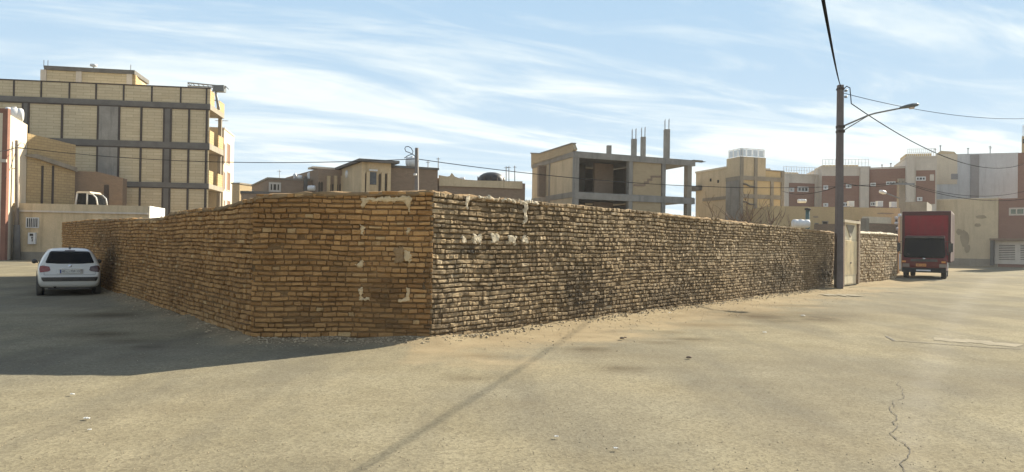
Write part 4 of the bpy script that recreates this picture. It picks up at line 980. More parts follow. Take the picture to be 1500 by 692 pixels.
redhouse('red brick terrace house nearest the framed tower, white pilasters and pale top', 1147, 88, 1202, 89, 257, [(1154.5, 268, 1192.5, 304)], [(1147.5, 257, 1153.5), (1193.5, 257, 1201.5)], (1157, 251, 1180, 257), [(1156, 275, 1163, 281), (1168, 274, 1184, 281)])
redhouse('red brick terrace house behind the lamp pole with glassy roof rail', 1202.5, 87, 1273, 86, 246, [(1204, 258, 1258, 304)], [(1259.5, 246, 1271.5)], (1209, 240, 1262, 246), [(1206, 272, 1213, 278), (1239, 270, 1247, 276), (1206, 298, 1213, 303), (1234, 297, 1246, 303)])
redhouse('plain dark red terrace house between the lamp pole and the far concrete pole', 1273.5, 86, 1327, 84, 247.5, [(1273.6, 246, 1326, 304)], [], None, [(1275, 268, 1283, 273), (1298, 266, 1312, 271), (1275, 296, 1285, 302)], body='brick_red')
f, o, z = redhouse('cream end house with a red brick panel beside the tall grey block', 1327, 83, 1371, 82, 231, [(1342, 250, 1369.5, 299)], [(1327.5, 229, 1339)], (1330, 223, 1368, 231), [(1341.5, 259, 1356, 265), (1343, 289, 1351, 295)])
mb = MB(); f.pbox(mb, 1362, 256, 1368, 265, .05, .09); mb.build('sign_panel', M['stone_white'], o)
f, gb, z = house('apartment_building', 'tall blank grey rendered block with a darker vertical strip, right of the cream end house', 'building', 1371, 91, 1492, 88, 226, 12, 'render_grey', pxt=1400)
mb = MB(); f.pbox(mb, 1421.5, 227, 1433.5, 300, 0, .12); mb.build('service_strip', M['render_grey_dark'], gb)
mb = MB(); f.ppoly(mb, [(1371, 226.5), (1378, 221), (1398, 222.5), (1402, 226.8)], -.6, -.01); mb.build('stepped_parapet', M['render_beige'], gb)
mb = MB(); f.pbox(mb, 1371.2, 227, 1402, 270, 0, .04); mb.build('render_patch', M['render_pale'], gb)
mb = MB(); f.pbox(mb, 1393, 255, 1403, 263, .04, .06); mb.build('patch', M['render_grey_dark'], gb)
ant = thing('roof_antenna', 'tall thin antenna with a crossbar on the grey block roof', 'antenna', tuple(P(1450.5, 226, 92)))
mb = MB(); mb.tube([P(1450.5, 229, 92), P(1450.5, 214, 92)], .05, 5); mb.build('mast', M['steel_grey'], ant)
mb = MB(); mb.tube([P(1448, 215.5, 92), P(1453, 216, 92)], .035, 5); mb.tube([P(1449, 218, 92), P(1452.5, 218.4, 92)], .03, 5); mb.build('element', M['steel_grey'], ant)
for px, py0, py1 in ((1377.5, 213, 222), (1370, 218, 224), (1418, 217, 226), (1292, 241, 246), (1305, 239, 245)):
    mb = MB(); mb.tube([P(px, py1, 88), P(px, py0, 88)], .05, 5); mb.tube([P(px - 1.5, py0 + 1, 88), P(px + 1.5, py0 + 1, 88)], .04, 4)
    tag(mb.build('roof_antenna', M['steel_grey'], None), 'short rod antenna on the far terrace roofs right of the lamp pole', 'antenna', 'rod antennas on the far terrace')
FQ = Face(XY(1355, 84), XY(1462, 79))
blank = thing('blank_house', 'beige house with a tall blank wall and dark stains, right behind the red truck', 'house', (FQ.p0.x, FQ.p0.y, 0))
zq = FQ.uv(1420, 292.5)[1]; mb = MB(); FQ.box(mb, 0, FQ.L - .02, -.05, zq, -8, 0); mb.build('wall', M['render_beige'], blank)
mb = MB(); FQ.box(mb, -.05, FQ.L - .02, zq, zq + .12, -8, .06); mb.build('parapet', M['render_pale'], blank)
def smear(face, parent, spots, matn, name):
    for i, (px, py, w, h) in enumerate(spots):
        u, z = face.uv(px, py); pts = [(u + w * math.cos(k * .483) * (1 + .45 * nz(k * .8, i, px)), z + h * math.sin(k * .483) * (1 + .45 * nz(k * .8, i + 5, px))) for k in range(13)]
        mb = MB(); face.poly(mb, pts, -.01, .006 + .001 * i); mb.build(name, M[matn], parent)
M['stain'] = plain('stain', (.34, .27, .175), .95, .2, 1.5, 12, .3)
smear(FQ, blank, [(1413, 350, .45, .9), (1405, 340, .3, .35), (1417, 364, .3, .5), (1437, 318, .5, .2), (1432, 330, .3, .2)], 'stain', 'damp_stain')
mb = MB(); FQ.box(mb, 0, FQ.L - .03, 0, .8, 0, .03); mb.build('plinth', M['concrete_warm'], blank)
FV = Face(FQ.p1, XY(1530, 76)); bz = FV.uv(1478, 186)[1]
brown = thing('town_house', 'brown brick house with green glass strip window and louvred garage at the right edge', 'house', (FV.p0.x, FV.p0.y, 0))
zlow = FV.uv(1475, 291)[1]; mb = MB(); FV.box(mb, 0, FV.L, -.05, zlow, -8, 0); mb.build('wall', M['brick_red'], brown)
ue = FV.uv(1491, 250)[0]; zup = FV.uv(1496, 224)[1]
mb = MB(); FV.box(mb, ue, FV.L, zlow + .002, zup, -8, 0); mb.build('upper_wall', M['brick_red'], brown)
mb = MB(); FV.box(mb, ue + .2, FV.L, zup, FV.uv(1496, 199)[1], -6, -.5); mb.build('roof_room', M['render_yellow'], brown)
mb = MB(); FV.box(mb, ue + .3, FV.L, zup + 1.0, FV.uv(1497, 203)[1], -.5, -.45); mb.build('roof_window', M['glass_dark'], brown)
mb = MB()
for k in range(5): u = ue + .25 + k * .6; FV.box(mb, u - .03, u + .03, FV.uv(1496, 199)[1], FV.uv(1496, 183)[1], -.8, -.74)
FV.box(mb, ue + .2, FV.L, FV.uv(1496, 184)[1], FV.uv(1496, 183)[1], -.82, -.72); mb.build('roof_railing', M['white_metal'], brown)
window(FV, brown, 1478, 304, 1512, 316, 'glass_green', 'stone_white', .16, 2)
mb = MB(); FV.pbox(mb, 1457, 353, 1530, 388.5, 0, .05); gd = mb.build('garage_door', M['stone_white'], brown)
for a, b in ((1463.5, 1487), (1495, 1520)):
    mb = MB()
    for k in range(9): y = 359 + k * 2.6; FV.pbox(mb, a, y, b, y + 1.3, .05, .075)
    mb.build('louvre', M['steel_dark'], gd)
mb = MB(); FV.pbox(mb, 1452.5, 350, 1457, 389, 0, .5); mb.build('door_pillar', M['concrete_dark'], brown)
mb = MB(); FV.pbox(mb, 1452, 349.5, 1530, 353, .0, .6); mb.build('door_lintel', M['brick_brown'], brown)
# ---- low yellow houses between
f, o, z = house('low_house', 'long low yellow rendered house with small windows behind the lamp pole', 'house', 1130, 52, 1318, 52, 303.5, 10, 'render_yellow', pxt=1220)
for a, y0, b, y1 in ((1204, 324, 1213, 336), (1193, 327, 1199, 333)): window(f, o, a, y0, b, y1, 'interior', 'concrete_warm', .05, 0)
smear(f, o, [(1195, 318, .2, .08), (1297, 313, .6, .06)], 'stain', 'damp_stain')
f, o, z = house('low_house', 'small brown brick outhouse with a white band, above the wall beside the truck', 'outhouse', 1268, 44.5, 1312, 45.5, 328, 4, 'brick_brown', pxt=1290)
mb = MB(); f.pbox(mb, 1271, 317.5, 1305, 328.2, -.4, .03); mb.build('parapet_band', M['render_pale'], o)
mb = MB(); f.pbox(mb, 1267, 320, 1271, 343, -.3, .1); mb.build('pillar', M['concrete_warm'], o)
f, o, z = house('low_house', 'grey concrete house edge rising just behind the red truck', 'house', 1322, 66, 1357, 65, 296, 6, 'concrete_warm', pxt=1340)
tank_h('white barrel tank on the far roof, left of the lamp pole top of yellow house', 1168, 1181, 292, 297.5, 56)
tank_h('large white barrel tank just over the mud wall left of the lamp pole', 1160, 1186, 322, 334, 37)
post = thing('green_post', 'dark green post standing by the large white tank behind the mud wall', 'post', tuple(XY(1182.5, 38)) + (0,))
mb = MB(); c = XY(1182.5, 38); mb.tube([(c.x, c.y, 0), (c.x, c.y, P(1182, 307, 38).z)], .11, 8); mb.build('post_shaft', M['glass_green'], post, True)
mb = MB(); mb.lathe([(.16, 0), (.16, .08), (.0, .12)], (c.x, c.y, P(1182, 308, 38).z), (0, 0, 1), 8); mb.build('cap', M['steel_dark'], post, True)
for k, (px, py) in enumerate(((1288, 300), (1246, 300), (1308, 301))):
    cooler(('small white roof cooler right of the lamp pole', 'small white roof cooler just right of the lamp pole shaft', 'small white roof cooler near the far concrete pole')[k], px - 4, px + 4, py - 5, py + 4, 55)
# far concrete pole with small lamp
fp = XY(1320, 58)
fpole = thing('utility_pole', 'wide concrete utility pole with a small lamp arm, left of the red truck\'s box', 'pole', (fp.x, fp.y, 0))
mb = MB(); t_ = P(1320, 262, 58); mb.hexa([(fp.x - .32, 57.8, -.1), (fp.x + .32, 57.8, -.1), (fp.x + .32, 58.2, -.1), (fp.x - .32, 58.2, -.1), (t_.x - .24, 57.85, t_.z), (t_.x + .24, 57.85, t_.z), (t_.x + .24, 58.15, t_.z), (t_.x - .24, 58.15, t_.z)]); mb.build('pole_shaft', M['concrete_warm'], fpole)
mb = MB(); mb.tube([P(1317, 291, 57.8), P(1308, 287, 57.8), P(1297, 283, 57.8)], .05, 6); mb.build('lamp_arm', M['steel_grey'], fpole)
mb = MB(); mb.lathe([(0, .45), (.12, .4), (.16, .1), (.1, -.1), (0, -.15)], P(1296, 282.5, 57.8), (-1, 0, .25), 10); mb.build('lamp_head', M['white_metal'], fpole, True)
mb = MB(); mb.box(t_.x - .9, t_.x + .9, 57.7, 57.8, t_.z - .5, t_.z - .35); mb.build('crossarm', M['steel_grey'], fpole)
mb = MB()
ins = thing('cable_terminal', 'pale stack of cable terminals beside the red truck\'s box', 'cable terminal', (P(1315, 345, 50).x, 50, 0))
for y in (318, 322, 330, 338): mb = MB(); mb.lathe([(0, 0), (.12, .02), (.12, .2), (0, .22)], P(1313 if y > 320 else 1318, y, 50), (0, 0, 1), 8); mb.build('insulator', M['white_metal'], ins, True)
mb = MB(); a = P(1315, 318, 50); mb.tube([(a.x, 50.12, 0), (a.x, 50.12, a.z)], .09, 6); mb.build('post_shaft', M['pole_dark'], ins, True)

# ---- long wires
lz = Vector((lt.x, lp.y, 0))
A_ = P(24.5, 216, lp.y); Bm = P(610, 233, 42)
cable(sag(A_, Bm, .55), .022, 'wire strung from the slim left pole across the unfinished block to the mid pole', None)
cable(sag(P(-40, 219, 40), A_, .2), .022, 'wire from the left picture edge to the slim left pole')
cable(sag(Bm, P(1318, 268, 57.8), .9, 40), .022, 'long wire from the mid pole past the concrete shell to the far pole')
cable(sag(P(1322, 266, 57.8), P(1540, 268, 70), 1.2), .018, 'upper wire from the far concrete pole to the brown house')
cable(sag(P(1322, 268, 57.8), P(1540, 284, 72), 1.0), .022, 'lower wire from the far concrete pole across the grey block')
cable(sag(P(1231, 268, 30.5), P(1318, 266, 57.8), .25), .016, 'short wire between the lamp pole and the far concrete pole')
cable(sag(P(1146, 280, 57), P(1231, 272, 30.5), .3), .014, 'thin wire from the framed tower to the lamp pole')
cable(sag(A_, P(8, 262, 49.9), .2, 8), .016, 'slack wire from the slim left pole down to the tall house')
cable([A_, P(30, 209.5, lp.y), P(35, 210, lp.y), P(38, 218, 54)], .018, 'small wire loop beside the slim left pole top')

# ---- bare shrub
def shrub(px, Y, ytop, seed, label):
    rr = random.Random(seed); c = XY(px, Y); o = thing('bare_shrub', label, 'shrub', (c.x, c.y, 0), group='leafless shrubs behind the mud wall')
    mbt, mbw = MB(), MB(); H = P(px, ytop, Y).z
    def grow(p, d, L, r, lev):
        pts = [p]; n = 4
        for i in range(n):
            d = (d + Vector((rr.uniform(-.22, .22), rr.uniform(-.22, .22), rr.uniform(-.05, .15)))).normalized(); pts.append(pts[-1] + d * L / n)
        (mbt if lev == 0 else mbw).tube(pts, [r * (1 - .5 * i / n) for i in range(n + 1)], 5 if lev < 2 else 3)
        if lev < 3:
            for k in range(rr.randint(2, 4)):
                i = rr.randint(1, n); dd = (d + Vector((rr.uniform(-.9, .9), rr.uniform(-.9, .9), rr.uniform(0, .6)))).normalized(); grow(pts[i], dd, L * rr.uniform(.45, .7), r * .6, lev + 1)
    for k in range(4): grow(Vector((c.x + rr.uniform(-.2, .2), c.y + rr.uniform(-.2, .2), -.05)), Vector((rr.uniform(-.35, .35), rr.uniform(-.3, .3), 1)).normalized(), H * rr.uniform(.5, .62), .048, 0)
    mbt.build('trunk', M['bark'], o); mbw.build('crown', M['twig'], o)
for px, Y, yt, sd, lb in ((1062, 25.5, 301, 1, 'thin leafless shrub over the wall, left of the two others'), (1104, 27.5, 296, 2, 'tallest leafless shrub over the wall before the framed tower'), (1136, 29, 304, 3, 'small leafless shrub over the wall, nearest the lamp pole'), (1082, 26.5, 305, 4, 'low leafless shrub between the thin and the tall one')):
    shrub(px, Y, yt, sd, lb)

# ------------------------------------------------------------------ car
def loft_body(stations, ny=10):
    """stations: (x, halfwidth, zbottom, zbelt, ztop, roof halfwidth)"""
    mb = MB(); rows = []
    for x, w, zb, zl_, zt_, wr in stations:
        half = [(0, zb), (w * .55, zb), (w * .86, zb + .015), (w * .965, zb + .09), (w, zb + (zl_ - zb) * .45), (w * .995, zb + (zl_ - zb) * .75), (w * .965, zl_)]
        if zt_ > zl_ + .03: half += [(w * .95 + (wr - w * .95) * .12, zl_ + (zt_ - zl_) * .15), ((w * .95 + wr) / 2 + .02, zl_ + (zt_ - zl_) * .5), (wr, zt_ - (zt_ - zl_) * .16), (wr * .86, zt_ - .025), (wr * .5, zt_ - .004), (0, zt_)]
        else: half += [(w * .95, zl_ + .006), (w * .92, zl_ + .012), (w * .85, zt_ - .012), (w * .7, zt_ - .005), (w * .4, zt_), (0, zt_)]
        full = [(-y, z) for y, z in half[::-1][:-1]] + half
        full = [(y, z) for y, z in half] + [(-y, z) for y, z in half[-2:0:-1]]
        rows.append([Vector((x, y, z)) for y, z in full])
    n = len(rows[0])
    for r in rows: mb.v += r
    for i in range(len(rows) - 1):
        for k in range(n): k2 = (k + 1) % n; mb.f.append((i * n + k, i * n + k2, (i + 1) * n + k2, (i + 1) * n + k))
    mb.f.append(tuple(range(n - 1, -1, -1))); mb.f.append(tuple((len(rows) - 1) * n + k for k in range(n)))
    return mb
st = [(0.0, .70, .36, .55, .57, .5), (.03, .76, .28, .60, .63, .5), (.075, .79, .25, .70, .74, .5), (.11, .805, .24, .82, .88, .55), (.17, .815, .23, .90, 1.0, .62), (.27, .82, .22, .92, 1.14, .60), (.38, .825, .22, .925, 1.29, .575), (.5, .828, .2, .925, 1.385, .57),
      (.75, .83, .18, .925, 1.425, .58), (1.3, .83, .18, .92, 1.43, .59), (1.9, .83, .18, .91, 1.40, .585), (2.3, .83, .18, .90, 1.24, .60), (2.65, .825, .18, .89, 1.03, .62), (2.95, .82, .18, .85, .90, .6), (3.3, .80, .2, .76, .80, .55), (3.6, .74, .22, .66, .69, .5), (3.77, .6, .28, .5, .53, .4)]
car_c = G(102, 434) ; cdir = (FL.p0 - FL.p1).normalized(); crz = R(90 + 32.6)
car = thing('parked_car', 'dusty white hatchback parked tight against the shaded mud wall, rear towards the viewer', 'car', (car_c.x, car_c.y, .005), crz, local=True); car.scale = (.93, .93, .93)
body = loft_body(st).build('body', M['car_paint'], car, True)
md = body.modifiers.new('smooth', 'SUBSURF'); md.levels = md.render_levels = 2
dg = bpy.context.evaluated_depsgraph_get(); dg.update()
ev = body.evaluated_get(dg); bm_ = ev.to_mesh(); bvh = BVHTree.FromPolygons([v.co.copy() for v in bm_.vertices], [tuple(p.vertices) for p in bm_.polygons]); ev.to_mesh_clear()
def hit_rear(y, z):
    h = bvh.ray_cast(Vector((-2, y, z)), Vector((1, 0, 0))); return h[0].x if h[0] else None
def hit_side(x, z, sgn):
    h = bvh.ray_cast(Vector((x, 3 * sgn, z)), Vector((0, -sgn, 0))); return h[0].y if h[0] else None
def pip(poly, a, b):
    c = False; n = len(poly)
    for i in range(n):
        (x1, y1), (x2, y2) = poly[i], poly[(i + 1) % n]
        if (y1 > b) != (y2 > b) and a < (x2 - x1) * (b - y1) / (y2 - y1) + x1: c = not c
    return c
def skin_patch(poly, hit, off, name, mat, parent, mode='rear', thick=.012, n=18, sgn=1):
    """patch that follows the body: rows between the polygon's left and right edge"""
    zs_ = [p[1] for p in poly]; z0, z1 = min(zs_), max(zs_); mb = MB(); rows = []
    for j in range(n + 1):
        z = z0 + (z1 - z0) * (.001 + .998 * j / n); xs = []
        for i in range(len(poly)):
            (a0, b0), (a1, b1) = poly[i], poly[(i + 1) % len(poly)]
            if (b0 > z) != (b1 > z): xs.append(a0 + (a1 - a0) * (z - b0) / (b1 - b0))
        if len(xs) < 2: continue
        lo, hi = min(xs), max(xs); r = []
        for i in range(n + 1):
            a = lo + (hi - lo) * i / n; h = hit(a, z)
            if h is None: h = r[-1][2] if r else 0
            r.append((a, z, h))
        rows.append(r)
    for r in rows:
        for a, z, h in r: mb.v.append(Vector((h - off, a, z)) if mode == 'rear' else Vector((a, h + off * sgn, z)))
    m = n + 1; k0 = len(mb.v)
    for r in rows:
        for a, z, h in r: mb.v.append(Vector((h - off + thick, a, z)) if mode == 'rear' else Vector((a, h + (off - thick) * sgn, z)))
    R_ = len(rows)
    for j in range(R_ - 1):
        for i in range(n):
            q = j * m + i; mb.f.append((q, q + 1, q + m + 1, q + m)); mb.f.append((k0 + q, k0 + q + m, k0 + q + m + 1, k0 + q + 1))
    for j in range(R_ - 1):
        for i in (0, n): q = j * m + i; mb.f.append((q, q + m, k0 + q + m, k0 + q))
    for j in (0, R_ - 1):
        for i in range(n): q = j * m + i; mb.f.append((q, q + 1, k0 + q + 1, k0 + q))
    return mb.build(name, mat, parent, True)
# y>0 is the left-hand side of the picture (the car points away from the viewer)
skin_patch([(-.60, .965), (-.63, 1.0), (-.52, 1.30), (-.48, 1.325), (.48, 1.325), (.52, 1.30), (.63, 1.0), (.60, .965), (.3, .955), (-.3, .955)], hit_rear, .006, 'rear_window', M['car_glass'], car)
for sg in (1, -1):
    skin_patch([(sg * .50, .77), (sg * .54, .73), (sg * .765, .70), (sg * .785, .80), (sg * .765, .89), (sg * .70, .905), (sg * .53, .87)], hit_rear, .008, 'tail_light', M['tail_red' if sg > 0 else 'tail_dark'], car)
skin_patch([(-.72, .50), (-.68, .44), (.68, .44), (.72, .50), (.73, .56), (.4, .545), (-.4, .545), (-.73, .56)], hit_rear, .014, 'bumper_strip', M['car_trim'], car)
skin_patch([(-.34, .655), (.34, .655), (.34, .80), (-.34, .80)], hit_rear, .003, 'plate_recess', M['car_paint'], car, n=8)
xp = (hit_rear(0, .7) or .07) - .03
mb = MB(); mb.box(xp, xp + .02, -.26, .26, .675, .785); npl = mb.build('number_plate', M['plate'], car)
mb = MB(); mb.box(xp - .003, xp, .225, .258, .677, .783); mb.build('plate_band', M['plate_blue'], npl)
def text_part(txt, size, mat, parent, mtx, name):
    cu = bpy.data.curves.new(name, 'FONT'); cu.body = txt; cu.size = size; cu.align_x = 'CENTER'; cu.align_y = 'CENTER'; cu.extrude = .002
    to = bpy.data.objects.new(name, cu); COL.objects.link(to); d_ = bpy.context.evaluated_depsgraph_get(); d_.update()
    me = bpy.data.meshes.new_from_object(to.evaluated_get(d_)); COL.objects.unlink(to); bpy.data.objects.remove(to)
    me.transform(mtx); me.materials.clear(); me.materials.append(mat)
    o = bpy.data.objects.new(name, me); COL.objects.link(o); o.parent = parent; ORIG[o.name] = Vector((0, 0, 0)); return o
# facing -X: text right = -Y
TX = Matrix(((0, 0, -1, xp - .002), (-1, 0, 0, -.02), (0, 1, 0, .73), (0, 0, 0, 1)))
text_part('45 ب 759 13', .085, M['plate_ink'], npl, TX, 'plate_text')
mb = MB(); mb.box(xp - .01, xp + .03, -.30, .30, .79, .812); mb.build('handle_trim', M['chrome'], car)
xe = (hit_rear(0, .9) or .12); mb = MB()
mb.lathe([(0, -.012), (.045, -.01), (.05, 0)], (xe, 0, .89), (1, 0, -.3), 14); mb.build('emblem', M['chrome'], car, True)
for sg in (1, -1):
    skin_patch([(.62, .96), (.95, .965), (1.28, .965), (1.28, 1.30), (1.0, 1.32), (.80, 1.24)], lambda a, z: hit_side(a, z, sg), .006, 'side_window', M['car_glass'], car, 'side', sgn=sg)
    skin_patch([(1.34, .965), (2.35, .95), (2.05, 1.22), (1.85, 1.30), (1.34, 1.315)], lambda a, z: hit_side(a, z, sg), .006, 'side_window', M['car_glass'], car, 'side', sgn=sg)
    mb = MB(); mb.lathe([(0, 0), (.05, .0), (.075, .04), (.07, .12), (.03, .15), (0, .15)], (2.22, sg * .905, .97), (1, 0, 0), 12); mr = mb.build('wing_mirror', M['car_trim'], car, True)
    mb = MB(); mb.tube([(2.3, sg * .80, .93), (2.3, sg * .89, .96)], .03, 6); mb.build('mirror_stalk', M['car_trim'], mr)
    for xw in (.62, 3.02):
        mb = MB(); y0 = sg * .665
        mb.lathe([(.20, -.085), (.27, -.09), (.292, -.06), (.298, 0), (.292, .06), (.27, .09), (.20, .085)], (xw, sg * .72, .298), (0, 1, 0), 28); wh = mb.build('wheel', M['rubber'], car, True)
        mb = MB(); mb.lathe([(.0, .05), (.06, .06), (.19, .03), (.205, .075)], (xw, sg * .72, .298), (0, sg, 0), 24); mb.build('rim', M['galv'], wh, True)
        mb = MB(); mb.lathe([(.345, -.02), (.345, .112), (.315, .115), (.3, .0)], (xw, sg * .72, .30), (0, sg, 0), 28); mb.build('wheel_arch', M['car_trim'], car, True)
mb = MB(); mb.lathe([(.03, 0), (.035, 0), (.035, .2), (.03, .2), (.028, .02), (0, .03)], (.02, .38, .27), (1, 0, .05), 12); mb.build('exhaust_pipe', M['steel_dark'], car, True)
mb = MB(); mb.box(.07, .2, -.55, .55, .195, .245); mb.build('underguard', M['car_trim'], car)
mb = MB(); mb.tube([(.62, 0, 1.40), (.45, 0, 1.50)], [.014, .006], 6); mb.tube([(.66, 0, 1.40), (.62, 0, 1.43)], .03, 6); mb.build('aerial', M['car_trim'], car)
skin_patch([(-.14, 1.335), (.14, 1.335), (.13, 1.36), (-.13, 1.36)], hit_rear, .01, 'brake_lamp', M['tail_dark'], car, n=6)
for sg in (1, -1): skin_patch([(sg * .655, .63), (sg * .663, .63), (sg * .665, .93), (sg * .657, .93)], hit_rear, .003, 'hatch_seam', M['car_trim'], car, n=6, thick=.004)
skin_patch([(-.655, .625), (.655, .625), (.655, .632), (-.655, .632)], hit_rear, .003, 'hatch_seam', M['car_trim'], car, n=10, thick=.004)
mb = MB(); mb.tube([(.33, -.18, 1.0), (.36, .0, 1.05), (.43, .27, 1.06)], .008, 5); 

# ------------------------------------------------------------------ truck
tdir = FR.t.copy(); trz = R(90 - 32.2)
tc = XY(1353.5, 43.2)
tr = thing('box_truck', 'dark red box truck parked nose towards the viewer at the end of the mud wall', 'truck', (tc.x, tc.y, .0), trz, local=True)
# local: +x away from the viewer, y>0 = picture left
hw = 1.14
mb = MB(); sec = [(.10, .95, .45), (.02, 1.1, .52), (.0, hw, .75), (.0, hw, 1.1), (.05, hw - .01, 1.3), (.22, hw - .05, 1.95), (.34, hw - .09, 2.35), (.5, hw - .16, 2.47), (1.5, hw - .16, 2.5)]
n = len(sec); fr_ = []
for x, w, z in sec:
    fr_.append([Vector((x + .09, -w, z)), Vector((x + .015, -w * .86, z)), Vector((x, -w * .45, z)), Vector((x, w * .45, z)), Vector((x + .015, w * .86, z)), Vector((x + .09, w, z))])
for r in fr_: mb.v += r
for i in range(n - 1):
    for k in range(5): q = i * 6 + k; mb.f.append((q, q + 1, q + 7, q + 6))
for sgi in (0, 5):
    sp_ = [fr_[i][sgi] for i in range(n)]; b = len(mb.v); sg = -1 if sgi == 0 else 1
    mb.v += sp_ + [Vector((1.7, sg * hw, .45))]; mb.f.append(tuple(range(b, b + n + 1)))
mb.add([(1.7, -hw, .45), (1.7, hw, .45), (1.5, hw - .16, 2.5), (1.5, -hw + .16, 2.5)], [(0, 1, 2, 3)])
mb.build('cab_body', M['truck_red'], tr)
def front_x(z):
    for (x0, w0, z0), (x1, w1, z1) in zip(sec, sec[1:]):
        if z0 <= z <= z1: return x0 + (x1 - x0) * (z - z0) / max(z1 - z0, 1e-6)
    return 0
def cab_patch(pts, name, mat, parent, off=.012, th=.02):
    mb = MB(); n = len(pts); f_ = [Vector((front_x(z) + (.09 * max(0, (abs(y) / hw - .8) / .2) ** 1.3 if abs(y) > .8 * hw else 0) - off, y, z)) for y, z in pts]
    mb.v = f_ + [v + Vector((th, 0, 0)) for v in f_]; mb.f = [tuple(range(n)), tuple(range(2 * n - 1, n - 1, -1))] + [(i, n + i, n + (i + 1) % n, (i + 1) % n) for i in range(n)]
    return mb.build(name, mat, parent)
mb = MB(); zs_ = [1.2 + 1.2 * k / 12 for k in range(13)]
for z in zs_:
    t_ = (z - 1.2) / 1.2; wmx = 1.09 - .10 * t_; wmx -= .10 * max(0, 1 - t_ / .12) + .05 * max(0, (t_ - .92) / .08)
    for k in range(11):
        y = wmx * (k / 5 - 1); xx = front_x(z) + .095 * max(0, (abs(y) / hw - .42) / .58) ** 2 - .03
        mb.v.append(Vector((xx, y, z)))
for a in range(12):
    for b in range(10): q = a * 11 + b; mb.f.append((q, q + 1, q + 12, q + 11))
wsn = mb.build('windscreen', M['car_glass'], tr, True); md = wsn.modifiers.new('thick', 'SOLIDIFY'); md.thickness = .03; md.offset = 0
mb = MB(); mb.box(.2, .42, -1.0, 1.0, 2.34, 2.44); mb.build('sun_visor', M['car_trim'], tr)
for k, yy in enumerate((-.5, .35)):
    mb = MB(); mb.tube([(.0, yy, 1.24), (.07, yy + .5, 1.42)], .015, 5); mb.build('wiper', M['car_trim'], tr)
cab_patch([(-.7, .98), (.7, .98), (.66, 1.12), (-.66, 1.12)], 'grille', M['car_trim'], tr, .02)
mb = MB(); mb.lathe([(0, -.03), (.08, -.02), (.09, .02)], (.03, 0, 1.15), (1, 0, 0), 14); mb.build('emblem', M['chrome'], tr, True)
for sg in (1, -1):
    mb = MB(); mb.box(-.035, .12, sg * .93 - .2, sg * .93 + .16, .66, .86); mb.build('headlight', M['truck_lamp'], tr)
    mb = MB(); mb.box(-.02, .2, sg * 1.0 - .08, sg * 1.0 + .12, .92, 1.02); mb.build('indicator', M['plate_orange'], tr)
    mb = MB(); mb.box(.12, .2, sg * 1.33 - .11, sg * 1.33 + .11, 1.55, 2.05); mir = mb.build('wing_mirror', M['car_trim'], tr)
    mb = MB(); mb.tube([(.3, sg * 1.05, 2.15), (.18, sg * 1.33, 2.12), (.17, sg * 1.33, 1.5), (.3, sg * 1.1, 1.4)], .018, 6); mb.build('mirror_arm', M['steel_dark'], mir)
    mb = MB(); mb.box(.42, 1.35, sg * 1.135 - .02, sg * 1.135 + .02, 1.35, 2.2) if False else mb.hexa([(.45, sg * (hw + .006) - .012, 1.35), (1.4, sg * (hw + .006) - .012, 1.35), (1.4, sg * (hw + .006) + .012, 1.35), (.45, sg * (hw + .006) + .012, 1.35), (.6, sg * (hw - .1) - .012, 2.2), (1.35, sg * (hw - .1) - .012, 2.2), (1.35, sg * (hw - .1) + .012, 2.2), (.6, sg * (hw - .1) + .012, 2.2)]); mb.build('side_window', M['car_glass'], tr)
    for xw, rw in ((.95, .42), (4.9, .42)):
        mb = MB(); mb.lathe([(.25, -.12), (rw - .03, -.13), (rw, -.08), (rw, .08), (rw - .03, .13), (.25, .12)], (xw, sg * (.97 if xw < 2 else .9), rw), (0, 1, 0), 26); wh = mb.build('wheel', M['rubber'], tr, True)
        mb = MB(); mb.lathe([(0, .02), (.09, .05), (.12, .0), (.24, .05), (.26, .115)], (xw, sg * (.97 if xw < 2 else .9), rw), (0, sg, 0), 22); mb.build('rim', M['galv'], wh, True)
mb = MB(); mb.box(-.08, .3, -1.12, 1.12, .36, .62); bmp = mb.build('bumper', M['rubber'], tr)
mb = MB(); mb.box(-.1, -.08, -.35, .38, .44, .52); mb.build('bumper_bar', M['white_metal'], bmp)
mb = MB(); mb.box(-.03, -.005, -.12, .40, .70, .86); pl = mb.build('number_plate', M['plate_orange'], tr)
TX2 = Matrix(((0, 0, -1, -.032), (-1, 0, 0, .14), (0, 1, 0, .78), (0, 0, 0, 1)))
text_part('38 ع 614', .12, M['plate_ink'], pl, TX2, 'plate_text')
bw, bz1 = 1.27, 3.95; bx0 = 1.75
mb = MB(); mb.box(bx0, bx0 + 5.2, -bw + .03, bw - .03, .95, bz1 - .03); cargo = mb.build('cargo_box', M['box_red'], tr)
mb = MB()
for y in (-bw, bw - .13): mb.box(bx0 - .03, bx0 + .1, y, y + .13, .93, bz1)
mb.box(bx0 - .029, bx0 + .099, -bw + .13, bw - .13, bz1 - .24, bz1 + .003); mb.build('box_frame', M['box_frame'], cargo)
mb = MB(); mb.box(bx0 + .1, bx0 + 5.2, -bw - .012, -bw + .031, 1.0, bz1 - .05); mb.build('side_panel', M['box_side'], cargo)
mb = MB()
for k in range(6): x = bx0 + .5 + k * .9; mb.box(x, x + .06, -bw - .035, -bw - .011, 1.0, bz1 - .05)
mb.build('side_rib', M['box_side'], cargo)
mb = MB(); mb.box(bx0, bx0 + 5.2, -bw - .01, bw + .01, bz1 - .028, bz1 + .02); mb.build('box_roof', M['box_side'], cargo)
mb = MB(); mb.box(.5, 6.8, -.45, .45, .5, .94); mb.build('chassis', M['steel_dark'], tr)
mb = MB(); mb.tube([(-.06, 1.22, .5), (-.04, 1.24, 1.4)], .035, 6); mb.build('marker_rod', M['white_metal'], tr)
